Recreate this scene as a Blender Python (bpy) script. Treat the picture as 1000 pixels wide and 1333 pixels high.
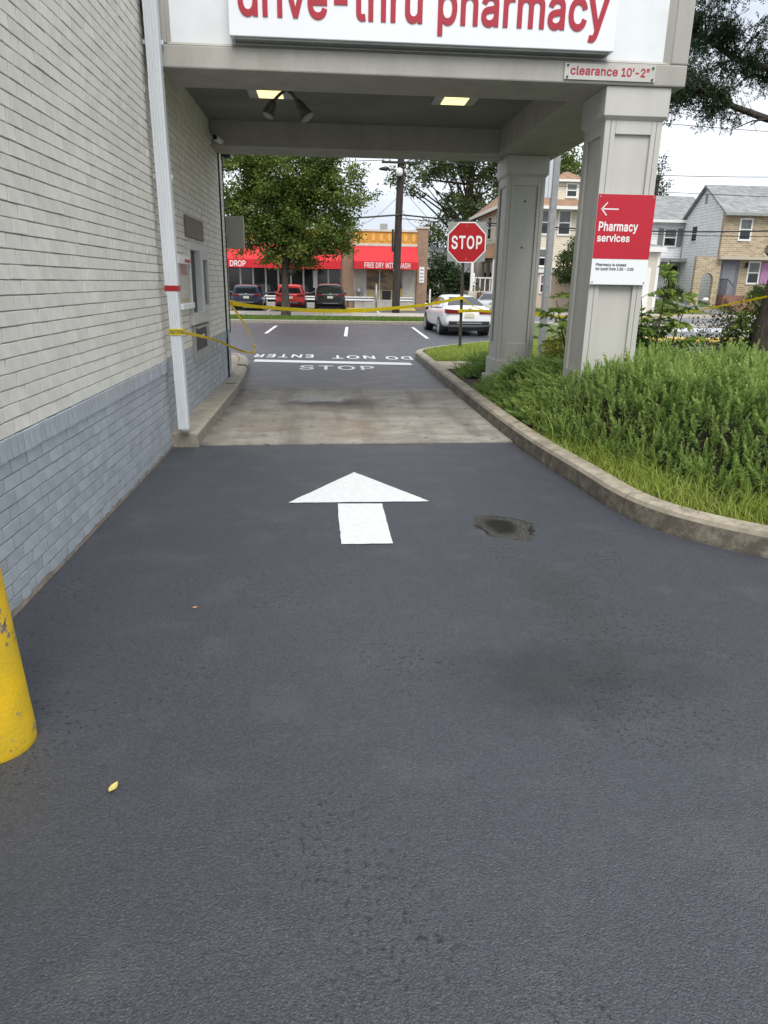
import bpy, bmesh, math, random
import numpy as np
from mathutils import Vector, Matrix

for _o in list(bpy.data.objects):
    bpy.data.objects.remove(_o, do_unlink=True)
SC = bpy.context.scene
COL = SC.collection
R = math.radians
rng = np.random.default_rng(7)
random.seed(7)

# ------------------------------------------------------------------ camera
CAM_H = 1.48
cam_d = bpy.data.cameras.new('camera')
cam = bpy.data.objects.new('camera', cam_d)
COL.objects.link(cam)
SC.camera = cam
cam_d.sensor_fit = 'VERTICAL'
cam_d.sensor_height = 24.0
cam_d.lens = 24.0 * 922.0 / 1333.0
cam_d.clip_start = 0.05
cam_d.clip_end = 3000.0
def _cam():
    f = 922.0
    d = Vector((452 - 500.0, 3520 - 666.5, f)).normalized()          # world down, in camera axes
    hy = -(d.x * (428 - 500.0) + d.z * f) / d.y
    yv = Vector((428 - 500.0, hy, f)).normalized()                    # lane direction
    zv = -d
    xv = yv.cross(zv)
    m = Matrix((xv, yv, zv))                                          # rows: world axes in camera axes
    right, down, fwd = m.col[0], m.col[1], m.col[2]
    r = Matrix((right, -down, -fwd)).transposed()
    return Matrix.Translation((0, 0, CAM_H)) @ r.to_4x4()
cam.matrix_world = _cam()

# ------------------------------------------------------------------ sky and sun
SUN_EL, SUN_AZ = 54.0, 176.0      # degrees; azimuth clockwise from +Y
world = bpy.data.worlds.new('World')
SC.world = world
world.use_nodes = True
wn, wl = world.node_tree.nodes, world.node_tree.links
wn.clear()
w_out = wn.new('ShaderNodeOutputWorld')
w_bg = wn.new('ShaderNodeBackground'); w_bg.inputs['Strength'].default_value = 0.10
w_sky = wn.new('ShaderNodeTexSky'); w_sky.sky_type = 'NISHITA'
w_sky.sun_disc = False
w_sky.sun_elevation = R(SUN_EL); w_sky.sun_rotation = R(SUN_AZ)
w_sky.air_density = 1.0; w_sky.dust_density = 2.0
w_tc = wn.new('ShaderNodeTexCoord')
w_map = wn.new('ShaderNodeMapping'); w_map.inputs['Scale'].default_value = (1.0, 1.0, 2.6)
w_n1 = wn.new('ShaderNodeTexNoise'); w_n1.inputs['Scale'].default_value = 2.1; w_n1.inputs['Detail'].default_value = 7; w_n1.inputs['Roughness'].default_value = 0.55
w_r1 = wn.new('ShaderNodeValToRGB')
w_r1.color_ramp.elements[0].position = 0.36; w_r1.color_ramp.elements[0].color = (3.7, 4.0, 4.5, 1)
w_r1.color_ramp.elements[1].position = 0.60; w_r1.color_ramp.elements[1].color = (6.2, 6.35, 6.55, 1)
w_mix = wn.new('ShaderNodeMix'); w_mix.data_type = 'RGBA'; w_mix.inputs['Factor'].default_value = 0.9
wl.new(w_tc.outputs['Generated'], w_map.inputs['Vector'])
wl.new(w_map.outputs['Vector'], w_n1.inputs['Vector'])
wl.new(w_n1.outputs['Fac'], w_r1.inputs['Fac'])
wl.new(w_sky.outputs['Color'], w_mix.inputs[6])
wl.new(w_r1.outputs['Color'], w_mix.inputs[7])
wl.new(w_mix.outputs[2], w_bg.inputs['Color'])
wl.new(w_bg.outputs['Background'], w_out.inputs['Surface'])

sun_d = bpy.data.lights.new('sun', 'SUN')
sun_d.energy = 1.5; sun_d.angle = R(35); sun_d.color = (1.0, 0.96, 0.90)
sun = bpy.data.objects.new('sun', sun_d); COL.objects.link(sun)
_sd = Vector((math.sin(R(SUN_AZ)) * math.cos(R(SUN_EL)), math.cos(R(SUN_AZ)) * math.cos(R(SUN_EL)), math.sin(R(SUN_EL))))
sun.rotation_euler = _sd.to_track_quat('Z', 'Y').to_euler()
sun.location = _sd * 30

vs = SC.view_settings
vs.view_transform = 'Standard'; vs.look = 'None'; vs.gamma = 1.0; vs.use_curve_mapping = False
vs.exposure = 1.12

# ------------------------------------------------------------------ materials
def mat(name, c1, c2=None, scale=3.0, rough=0.8, bump=0.0, bscale=60.0, metal=0.0, detail=5.0,
        lo=0.35, hi=0.65, spec=0.5, island=0.0, stretch=None, trans=0.0, emit=0.0, coat=0.0, bdist=0.01):
    m = bpy.data.materials.new(name); m.use_nodes = True
    n, l = m.node_tree.nodes, m.node_tree.links
    b = n['Principled BSDF']
    b.inputs['Roughness'].default_value = rough
    b.inputs['Metallic'].default_value = metal
    b.inputs['Specular IOR Level'].default_value = spec
    b.inputs['Coat Weight'].default_value = coat
    b.inputs['Base Color'].default_value = (*c1, 1)
    tc = n.new('ShaderNodeTexCoord'); vec = tc.outputs['Object']
    if stretch:
        mp = n.new('ShaderNodeMapping'); mp.inputs['Scale'].default_value = stretch
        l.new(vec, mp.inputs['Vector']); vec = mp.outputs['Vector']
    col = None
    if c2:
        t = n.new('ShaderNodeTexNoise'); t.inputs['Scale'].default_value = scale; t.inputs['Detail'].default_value = detail
        t.inputs['Roughness'].default_value = 0.6
        l.new(vec, t.inputs['Vector'])
        rp = n.new('ShaderNodeValToRGB')
        rp.color_ramp.elements[0].position = lo; rp.color_ramp.elements[0].color = (*c1, 1)
        rp.color_ramp.elements[1].position = hi; rp.color_ramp.elements[1].color = (*c2, 1)
        l.new(t.outputs['Fac'], rp.inputs['Fac']); col = rp.outputs['Color']
    if island:
        g = n.new('ShaderNodeNewGeometry'); oi = n.new('ShaderNodeObjectInfo')
        ad = n.new('ShaderNodeMath'); ad.operation = 'ADD'
        l.new(g.outputs['Random Per Island'], ad.inputs[0]); l.new(oi.outputs['Random'], ad.inputs[1])
        fr = n.new('ShaderNodeMath'); fr.operation = 'FRACT'; l.new(ad.outputs[0], fr.inputs[0])
        mr = n.new('ShaderNodeMapRange'); mr.inputs['To Min'].default_value = 1 - island; mr.inputs['To Max'].default_value = 1 + island
        l.new(fr.outputs[0], mr.inputs['Value'])
        hs = n.new('ShaderNodeHueSaturation'); l.new(mr.outputs[0], hs.inputs['Value'])
        if col: l.new(col, hs.inputs['Color'])
        else: hs.inputs['Color'].default_value = (*c1, 1)
        col = hs.outputs['Color']
    if col: l.new(col, b.inputs['Base Color'])
    if bump:
        t2 = n.new('ShaderNodeTexNoise'); t2.inputs['Scale'].default_value = bscale; t2.inputs['Detail'].default_value = 4
        l.new(vec, t2.inputs['Vector'])
        bp = n.new('ShaderNodeBump'); bp.inputs['Strength'].default_value = bump; bp.inputs['Distance'].default_value = bdist
        l.new(t2.outputs['Fac'], bp.inputs['Height']); l.new(bp.outputs['Normal'], b.inputs['Normal'])
    if trans:
        o = n['Material Output']; tr = n.new('ShaderNodeBsdfTranslucent'); mx = n.new('ShaderNodeMixShader')
        mx.inputs['Fac'].default_value = trans
        if col: l.new(col, tr.inputs['Color'])
        else: tr.inputs['Color'].default_value = (*c1, 1)
        l.new(b.outputs['BSDF'], mx.inputs[1]); l.new(tr.outputs['BSDF'], mx.inputs[2]); l.new(mx.outputs[0], o.inputs['Surface'])
    if emit:
        b.inputs['Emission Color'].default_value = (*c1, 1); b.inputs['Emission Strength'].default_value = emit
    return m

def foliage_mat(name, c1, c2, c3, trans=0.3, rough=0.6):
    m = bpy.data.materials.new(name); m.use_nodes = True
    n, l = m.node_tree.nodes, m.node_tree.links
    b = n['Principled BSDF']; b.inputs['Roughness'].default_value = rough; b.inputs['Specular IOR Level'].default_value = 0.3
    at = n.new('ShaderNodeAttribute'); at.attribute_name = 'rnd'
    rp = n.new('ShaderNodeValToRGB')
    rp.color_ramp.elements[0].position = 0.0; rp.color_ramp.elements[0].color = (*c1, 1)
    rp.color_ramp.elements[1].position = 1.0; rp.color_ramp.elements[1].color = (*c3, 1)
    e = rp.color_ramp.elements.new(0.5); e.color = (*c2, 1)
    l.new(at.outputs['Fac'], rp.inputs['Fac']); l.new(rp.outputs['Color'], b.inputs['Base Color'])
    o = n['Material Output']; tr = n.new('ShaderNodeBsdfTranslucent'); mx = n.new('ShaderNodeMixShader')
    mx.inputs['Fac'].default_value = trans
    l.new(rp.outputs['Color'], tr.inputs['Color'])
    l.new(b.outputs['BSDF'], mx.inputs[1]); l.new(tr.outputs['BSDF'], mx.inputs[2]); l.new(mx.outputs[0], o.inputs['Surface'])
    return m

def brick_mat(name, c1, c2, mortar, bw, bh, msize, axis='XZ', bump=0.4, rough=0.85, offset=0.5, squash=1.0):
    """far masonry whose pieces are only a few pixels across"""
    m = bpy.data.materials.new(name); m.use_nodes = True
    n, l = m.node_tree.nodes, m.node_tree.links
    b = n['Principled BSDF']; b.inputs['Roughness'].default_value = rough
    tc = n.new('ShaderNodeTexCoord'); sp = n.new('ShaderNodeSeparateXYZ'); cb = n.new('ShaderNodeCombineXYZ')
    l.new(tc.outputs['Object'], sp.inputs[0])
    ad = n.new('ShaderNodeMath'); ad.operation = 'ADD'
    l.new(sp.outputs['X'], ad.inputs[0]); l.new(sp.outputs['Y'], ad.inputs[1])
    l.new(ad.outputs[0], cb.inputs['X']); l.new(sp.outputs['Z'], cb.inputs['Y'])
    t = n.new('ShaderNodeTexBrick'); t.inputs['Scale'].default_value = 1.0
    t.inputs['Color1'].default_value = (*c1, 1); t.inputs['Color2'].default_value = (*c2, 1); t.inputs['Mortar'].default_value = (*mortar, 1)
    t.inputs['Brick Width'].default_value = bw; t.inputs['Row Height'].default_value = bh; t.inputs['Mortar Size'].default_value = msize
    t.offset = offset
    l.new(cb.outputs[0], t.inputs['Vector'])
    nz = n.new('ShaderNodeTexNoise'); nz.inputs['Scale'].default_value = 2.5; nz.inputs['Detail'].default_value = 6
    l.new(tc.outputs['Object'], nz.inputs['Vector'])
    mr = n.new('ShaderNodeMapRange'); mr.inputs['To Min'].default_value = 0.75; mr.inputs['To Max'].default_value = 1.25
    l.new(nz.outputs['Fac'], mr.inputs['Value'])
    hs = n.new('ShaderNodeHueSaturation'); l.new(t.outputs['Color'], hs.inputs['Color']); l.new(mr.outputs[0], hs.inputs['Value'])
    l.new(hs.outputs[0], b.inputs['Base Color'])
    bp = n.new('ShaderNodeBump'); bp.inputs['Strength'].default_value = bump; bp.inputs['Distance'].default_value = 0.02; bp.invert = True
    l.new(t.outputs['Fac'], bp.inputs['Height']); l.new(bp.outputs[0], b.inputs['Normal'])
    return m

M = {}
M['cream_paint'] = mat('cream_painted_brick', (0.77, 0.75, 0.685), (0.64, 0.62, 0.56), 9, 0.7, 0.9, 160, island=0.055, lo=0.3, hi=0.8, detail=9, bdist=0.004)
M['grey_paint'] = mat('grey_painted_brick', (0.33, 0.37, 0.405), (0.44, 0.475, 0.51), 7, 0.6, 0.8, 160, island=0.08, lo=0.3, hi=0.75, detail=9, bdist=0.004)
M['mortar_cream'] = mat('cream_mortar', (0.40, 0.39, 0.35), (0.24, 0.235, 0.21), 6, 0.9, 0.4, 150)  # joint shade put into the colour: same paint as the bricks, but darker
M['mortar_grey'] = mat('grey_mortar', (0.20, 0.225, 0.25), (0.25, 0.275, 0.30), 5, 0.85, 0.4, 150)
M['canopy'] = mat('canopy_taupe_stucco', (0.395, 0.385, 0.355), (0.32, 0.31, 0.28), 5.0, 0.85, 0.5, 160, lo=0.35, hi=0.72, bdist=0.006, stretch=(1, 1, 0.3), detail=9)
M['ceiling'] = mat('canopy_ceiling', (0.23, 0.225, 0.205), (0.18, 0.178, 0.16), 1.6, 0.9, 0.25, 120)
M['column'] = mat('column_paint', (0.51, 0.505, 0.475), (0.43, 0.425, 0.395), 3.5, 0.55, 0.08, 40, lo=0.35, hi=0.8, stretch=(1, 1, 0.25), detail=9)
M['white_panel'] = mat('pale_stucco', (0.72, 0.75, 0.77), (0.64, 0.67, 0.69), 2.5, 0.8, 0.25, 120, bdist=0.004)
M['sign_white'] = mat('sign_white', (0.80, 0.82, 0.85), (0.74, 0.77, 0.81), 1.2, 0.35)
M['letter_red'] = mat('letter_red', (0.37, 0.014, 0.032), rough=0.4)
M['sign_red'] = mat('sign_red', (0.47, 0.006, 0.026), (0.43, 0.006, 0.022), 3, rough=0.4)
M['stop_red'] = mat('stop_sign_red', (0.40, 0.004, 0.010), (0.35, 0.004, 0.008), 4, rough=0.35)
M['sign_alu'] = mat('grey_aluminium', (0.30, 0.32, 0.30), (0.24, 0.255, 0.24), 6, 0.55, metal=0.2)
M['text_dark'] = mat('dark_print', (0.03, 0.03, 0.035), rough=0.5)
M['white'] = mat('white_paint', (0.78, 0.79, 0.79), (0.70, 0.71, 0.71), 3, 0.5)
M['white_metal'] = mat('white_enamel_metal', (0.70, 0.73, 0.76), (0.60, 0.63, 0.66), 4, 0.35, 0.15, 30, stretch=(1, 1, 0.2))
M['red_tape'] = mat('red_tape', (0.33, 0.012, 0.02), rough=0.35)
M['yellow_tape'] = mat('yellow_barricade_tape', (0.93, 0.82, 0.05), (0.86, 0.72, 0.04), 20, 0.35, trans=0.5)
M['black'] = mat('black_plastic', (0.012, 0.012, 0.013), rough=0.45)
M['dark_glass'] = mat('dark_glass', (0.012, 0.016, 0.018), rough=0.06, spec=0.6)
M['green_glass'] = mat('greenish_window_glass', (0.045, 0.065, 0.06), (0.02, 0.03, 0.03), 3, rough=0.06, spec=0.6)
M['window_frame'] = mat('pale_window_frame', (0.55, 0.56, 0.56), rough=0.45, metal=0.15)
M['steel'] = mat('brushed_steel', (0.42, 0.42, 0.40), (0.34, 0.34, 0.33), 8, 0.4, metal=0.6)
M['galv'] = mat('galvanised_metal', (0.38, 0.39, 0.40), (0.30, 0.31, 0.32), 12, 0.5, metal=0.4)
M['brown_panel'] = mat('brown_grey_panel', (0.20, 0.165, 0.145), (0.17, 0.14, 0.125), 3, 0.7)
M['beige_panel'] = mat('beige_sign_panel', (0.44, 0.43, 0.39), (0.40, 0.39, 0.355), 2, 0.6)
M['concrete'] = None
M['lens'] = mat('lit_lamp_lens', (1.0, 0.84, 0.36), rough=0.4, emit=0.75)
M['bollard'] = None
M['post_brown'] = mat('weathered_sign_post', (0.085, 0.075, 0.055), (0.05, 0.048, 0.038), 8, 0.7, metal=0.2)
M['mulch'] = mat('reddish_mulch', (0.085, 0.045, 0.03), (0.03, 0.02, 0.014), 25, 0.95, 0.9, 70, bdist=0.03)
M['soil'] = mat('dark_bed_soil', (0.035, 0.028, 0.018), (0.02, 0.022, 0.012), 10, 0.95, 0.8, 60, bdist=0.03)
M['lawn'] = mat('lawn_green', (0.075, 0.115, 0.025), (0.115, 0.15, 0.035), 6, 0.9, 0.8, 60, bdist=0.03, detail=8)
M['verge'] = mat('verge_green', (0.10, 0.12, 0.045), (0.16, 0.16, 0.075), 4, 0.95, 0.8, 30, bdist=0.03, detail=8)
M['bark'] = mat('brown_bark', (0.07, 0.052, 0.04), (0.035, 0.027, 0.022), 9, 0.95, 1.0, 24, stretch=(1, 1, 0.18), bdist=0.03)
M['bark_grey'] = mat('grey_brown_bark', (0.105, 0.085, 0.068), (0.04, 0.032, 0.026), 12, 0.95, 1.0, 30, stretch=(1, 1, 0.12), bdist=0.04)
M['pole_wood'] = mat('creosoted_pole_wood', (0.045, 0.036, 0.030), (0.022, 0.018, 0.016), 14, 0.9, 0.6, 40, stretch=(1, 1, 0.06))
M['leaf'] = foliage_mat('leaf_mid_green', (0.045, 0.08, 0.014), (0.105, 0.155, 0.028), (0.22, 0.27, 0.06), trans=0.4)
M['leaf_dark'] = foliage_mat('leaf_dark_green', (0.032, 0.055, 0.017), (0.064, 0.10, 0.03), (0.125, 0.16, 0.055), trans=.38)
M['leaf_conifer'] = foliage_mat('conifer_green', (0.016, 0.036, 0.016), (0.032, 0.064, 0.026), (0.07, 0.105, 0.04), trans=0.15)
M['leaf_bright'] = foliage_mat('leaf_fresh_green', (0.07, 0.13, 0.02), (0.13, 0.22, 0.035), (0.24, 0.32, 0.06), trans=0.4)
M['leaf_yellow'] = foliage_mat('leaf_yellow_green', (0.10, 0.12, 0.02), (0.22, 0.22, 0.04), (0.34, 0.24, 0.06), trans=0.35)
M['leaf_grey'] = foliage_mat('leaf_grey_green', (0.05, 0.055, 0.035), (0.085, 0.09, 0.06), (0.13, 0.14, 0.09), trans=0.2)
M['leaf_orange'] = foliage_mat('leaf_orange', (0.42, 0.06, 0.015), (0.55, 0.11, 0.02), (0.62, 0.18, 0.04), trans=0.3)
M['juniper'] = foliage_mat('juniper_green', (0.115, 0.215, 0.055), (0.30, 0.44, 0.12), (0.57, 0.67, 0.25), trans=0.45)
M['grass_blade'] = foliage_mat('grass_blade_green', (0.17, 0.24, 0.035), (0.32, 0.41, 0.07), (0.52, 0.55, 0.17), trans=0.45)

# ------------------------------------------------------------------ mesh helpers
class MB:
    def __init__(s): s.v = []; s.f = []
    def add(s, V, F):
        o = len(s.v); s.v += [tuple(p) for p in V]; s.f += [tuple(i + o for i in f) for f in F]; return s
    def box(s, x0, x1, y0, y1, z0, z1):
        return s.add([(x0, y0, z0), (x1, y0, z0), (x1, y1, z0), (x0, y1, z0), (x0, y0, z1), (x1, y0, z1), (x1, y1, z1), (x0, y1, z1)],
                     [(3, 2, 1, 0), (4, 5, 6, 7), (0, 1, 5, 4), (1, 2, 6, 5), (2, 3, 7, 6), (3, 0, 4, 7)])
    def prism(s, pts, h0, h1, axis='Z'):
        n = len(pts)
        def P(a, b, h): return (a, b, h) if axis == 'Z' else ((h, a, b) if axis == 'X' else (a, h, b))
        V = [P(a, b, h0) for a, b in pts] + [P(a, b, h1) for a, b in pts]
        F = [tuple(range(n)), tuple(range(2 * n - 1, n - 1, -1))] + [(i, (i + 1) % n, n + (i + 1) % n, n + i) for i in range(n)]
        return s.add(V, F)
    def quad(s, a, b, c, d): return s.add([a, b, c, d], [(0, 1, 2, 3)])
    def tube(s, pts, rad, n=8, cap=True):
        pts = [Vector(p) for p in pts]
        if not hasattr(rad, '__len__'): rad = [rad] * len(pts)
        V = []; up = Vector((0.13, 0.21, 1)).normalized(); prev = None
        for i, p in enumerate(pts):
            t = (pts[min(i + 1, len(pts) - 1)] - pts[max(i - 1, 0)]).normalized()
            if prev is None:
                a = t.cross(up)
                if a.length < 0.2: a = t.cross(Vector((1, 0, 0)))
                a.normalize()
            else:
                a = (prev - t * prev.dot(t))
                if a.length < 1e-4: a = t.orthogonal()
                a.normalize()
            prev = a; b = t.cross(a)
            for k in range(n):
                an = 2 * math.pi * k / n
                V.append(p + (a * math.cos(an) + b * math.sin(an)) * rad[i])
        F = [(i * n + k, i * n + (k + 1) % n, (i + 1) * n + (k + 1) % n, (i + 1) * n + k) for i in range(len(pts) - 1) for k in range(n)]
        if cap:
            F.append(tuple(range(n - 1, -1, -1))); F.append(tuple((len(pts) - 1) * n + k for k in range(n)))
        return s.add(V, F)
    def lathe(s, prof, n=20, c=(0, 0, 0)):
        V = [(c[0] + r * math.cos(2 * math.pi * k / n), c[1] + r * math.sin(2 * math.pi * k / n), c[2] + z) for r, z in prof for k in range(n)]
        F = [(i * n + k, i * n + (k + 1) % n, (i + 1) * n + (k + 1) % n, (i + 1) * n + k) for i in range(len(prof) - 1) for k in range(n)]
        F.append(tuple(range(n - 1, -1, -1))); F.append(tuple((len(prof) - 1) * n + k for k in range(n)))
        return s.add(V, F)
    def sweep(s, prof, path, closed=False):
        """prof: (offset to the right of travel, z); path: xy(z) points"""
        n = len(prof); V = []
        P = [Vector((*p[:2], p[2] if len(p) > 2 else 0)) for p in path]
        for i, p in enumerate(P):
            t = (P[min(i + 1, len(P) - 1)] - P[max(i - 1, 0)]); t.z = 0; t.normalize()
            r = Vector((t.y, -t.x, 0))
            for o, z in prof: V.append((p.x + r.x * o, p.y + r.y * o, p.z + z))
        F = [(i * n + k, i * n + (k + 1) % n, (i + 1) * n + (k + 1) % n, (i + 1) * n + k) for i in range(len(P) - 1) for k in range(n)]
        F.append(tuple(range(n - 1, -1, -1))); F.append(tuple((len(P) - 1) * n + k for k in range(n)))
        return s.add(V, F)
    def mesh(s, name):
        me = bpy.data.meshes.new(name); me.from_pydata(s.v, [], s.f)
        bm = bmesh.new(); bm.from_mesh(me); bmesh.ops.recalc_face_normals(bm, faces=bm.faces[:]); bm.to_mesh(me); bm.free()
        return me
    def build(s, name, m, parent=None, bevel=0.0, smooth=False, seg=2):
        return link(name, s.mesh(name), m, parent, bevel, smooth, seg)

def link(name, me, m, parent=None, bevel=0.0, smooth=False, seg=2):
    o = bpy.data.objects.new(name, me); COL.objects.link(o)
    if m is not None: me.materials.append(M[m] if isinstance(m, str) else m)
    if parent is not None: o.parent = parent
    if bevel:
        b = o.modifiers.new('bevel', 'BEVEL'); b.width = bevel; b.segments = seg; b.limit_method = 'ANGLE'; b.angle_limit = R(40)
    if smooth:
        me.polygons.foreach_set('use_smooth', [True] * len(me.polygons))
    return o

def tag(o, label, cat, group=None):
    o['label'] = label; o['category'] = cat
    if group: o['group'] = group
    return o
def thing(name, label, cat, loc=(0, 0, 0), rz=0.0, group=None):
    o = bpy.data.objects.new(name, None); COL.objects.link(o); o.location = loc; o.rotation_euler = (0, 0, rz)
    o.empty_display_size = 0.2
    return tag(o, label, cat, group)
def struct(o, kind='structure'):
    o['kind'] = kind; return o
def box(name, m, parent, x0, x1, y0, y1, z0, z1, bevel=0.0):
    return MB().box(x0, x1, y0, y1, z0, z1).build(name, m, parent, bevel)

def quads_mesh(name, V, rnd=None):
    """V (n,k,3) numpy -> mesh of n k-gons with a face attribute rnd"""
    n, k = V.shape[0], V.shape[1]
    me = bpy.data.meshes.new(name)
    me.vertices.add(n * k); me.vertices.foreach_set('co', V.reshape(-1).astype(np.float32))
    me.loops.add(n * k); me.loops.foreach_set('vertex_index', np.arange(n * k, dtype=np.int32))
    me.polygons.add(n); me.polygons.foreach_set('loop_start', np.arange(0, n * k, k, dtype=np.int32))
    me.polygons.foreach_set('loop_total', np.full(n, k, dtype=np.int32))
    if rnd is not None:
        a = me.attributes.new('rnd', 'FLOAT', 'FACE'); a.data.foreach_set('value', rnd.astype(np.float32))
    me.update(calc_edges=True)
    return me

def unit(v): return v / np.maximum(np.linalg.norm(v, axis=-1, keepdims=True), 1e-6)
def leaves(P, D, L, W, r=None):
    """kite-shaped folded leaves at P along D"""
    n = len(P); r = r or rng
    side = unit(np.cross(D, r.normal(size=(n, 3))))
    nor = np.cross(D, side)
    L = np.broadcast_to(L, (n,))[:, None]; W = np.broadcast_to(W, (n,))[:, None]
    V = np.empty((n, 4, 3))
    V[:, 0] = P; V[:, 2] = P + D * L - nor * L * 0.08
    V[:, 1] = P + D * L * 0.45 + side * W * 0.5 + nor * W * 0.12
    V[:, 3] = P + D * L * 0.45 - side * W * 0.5 + nor * W * 0.12
    return V

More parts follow.
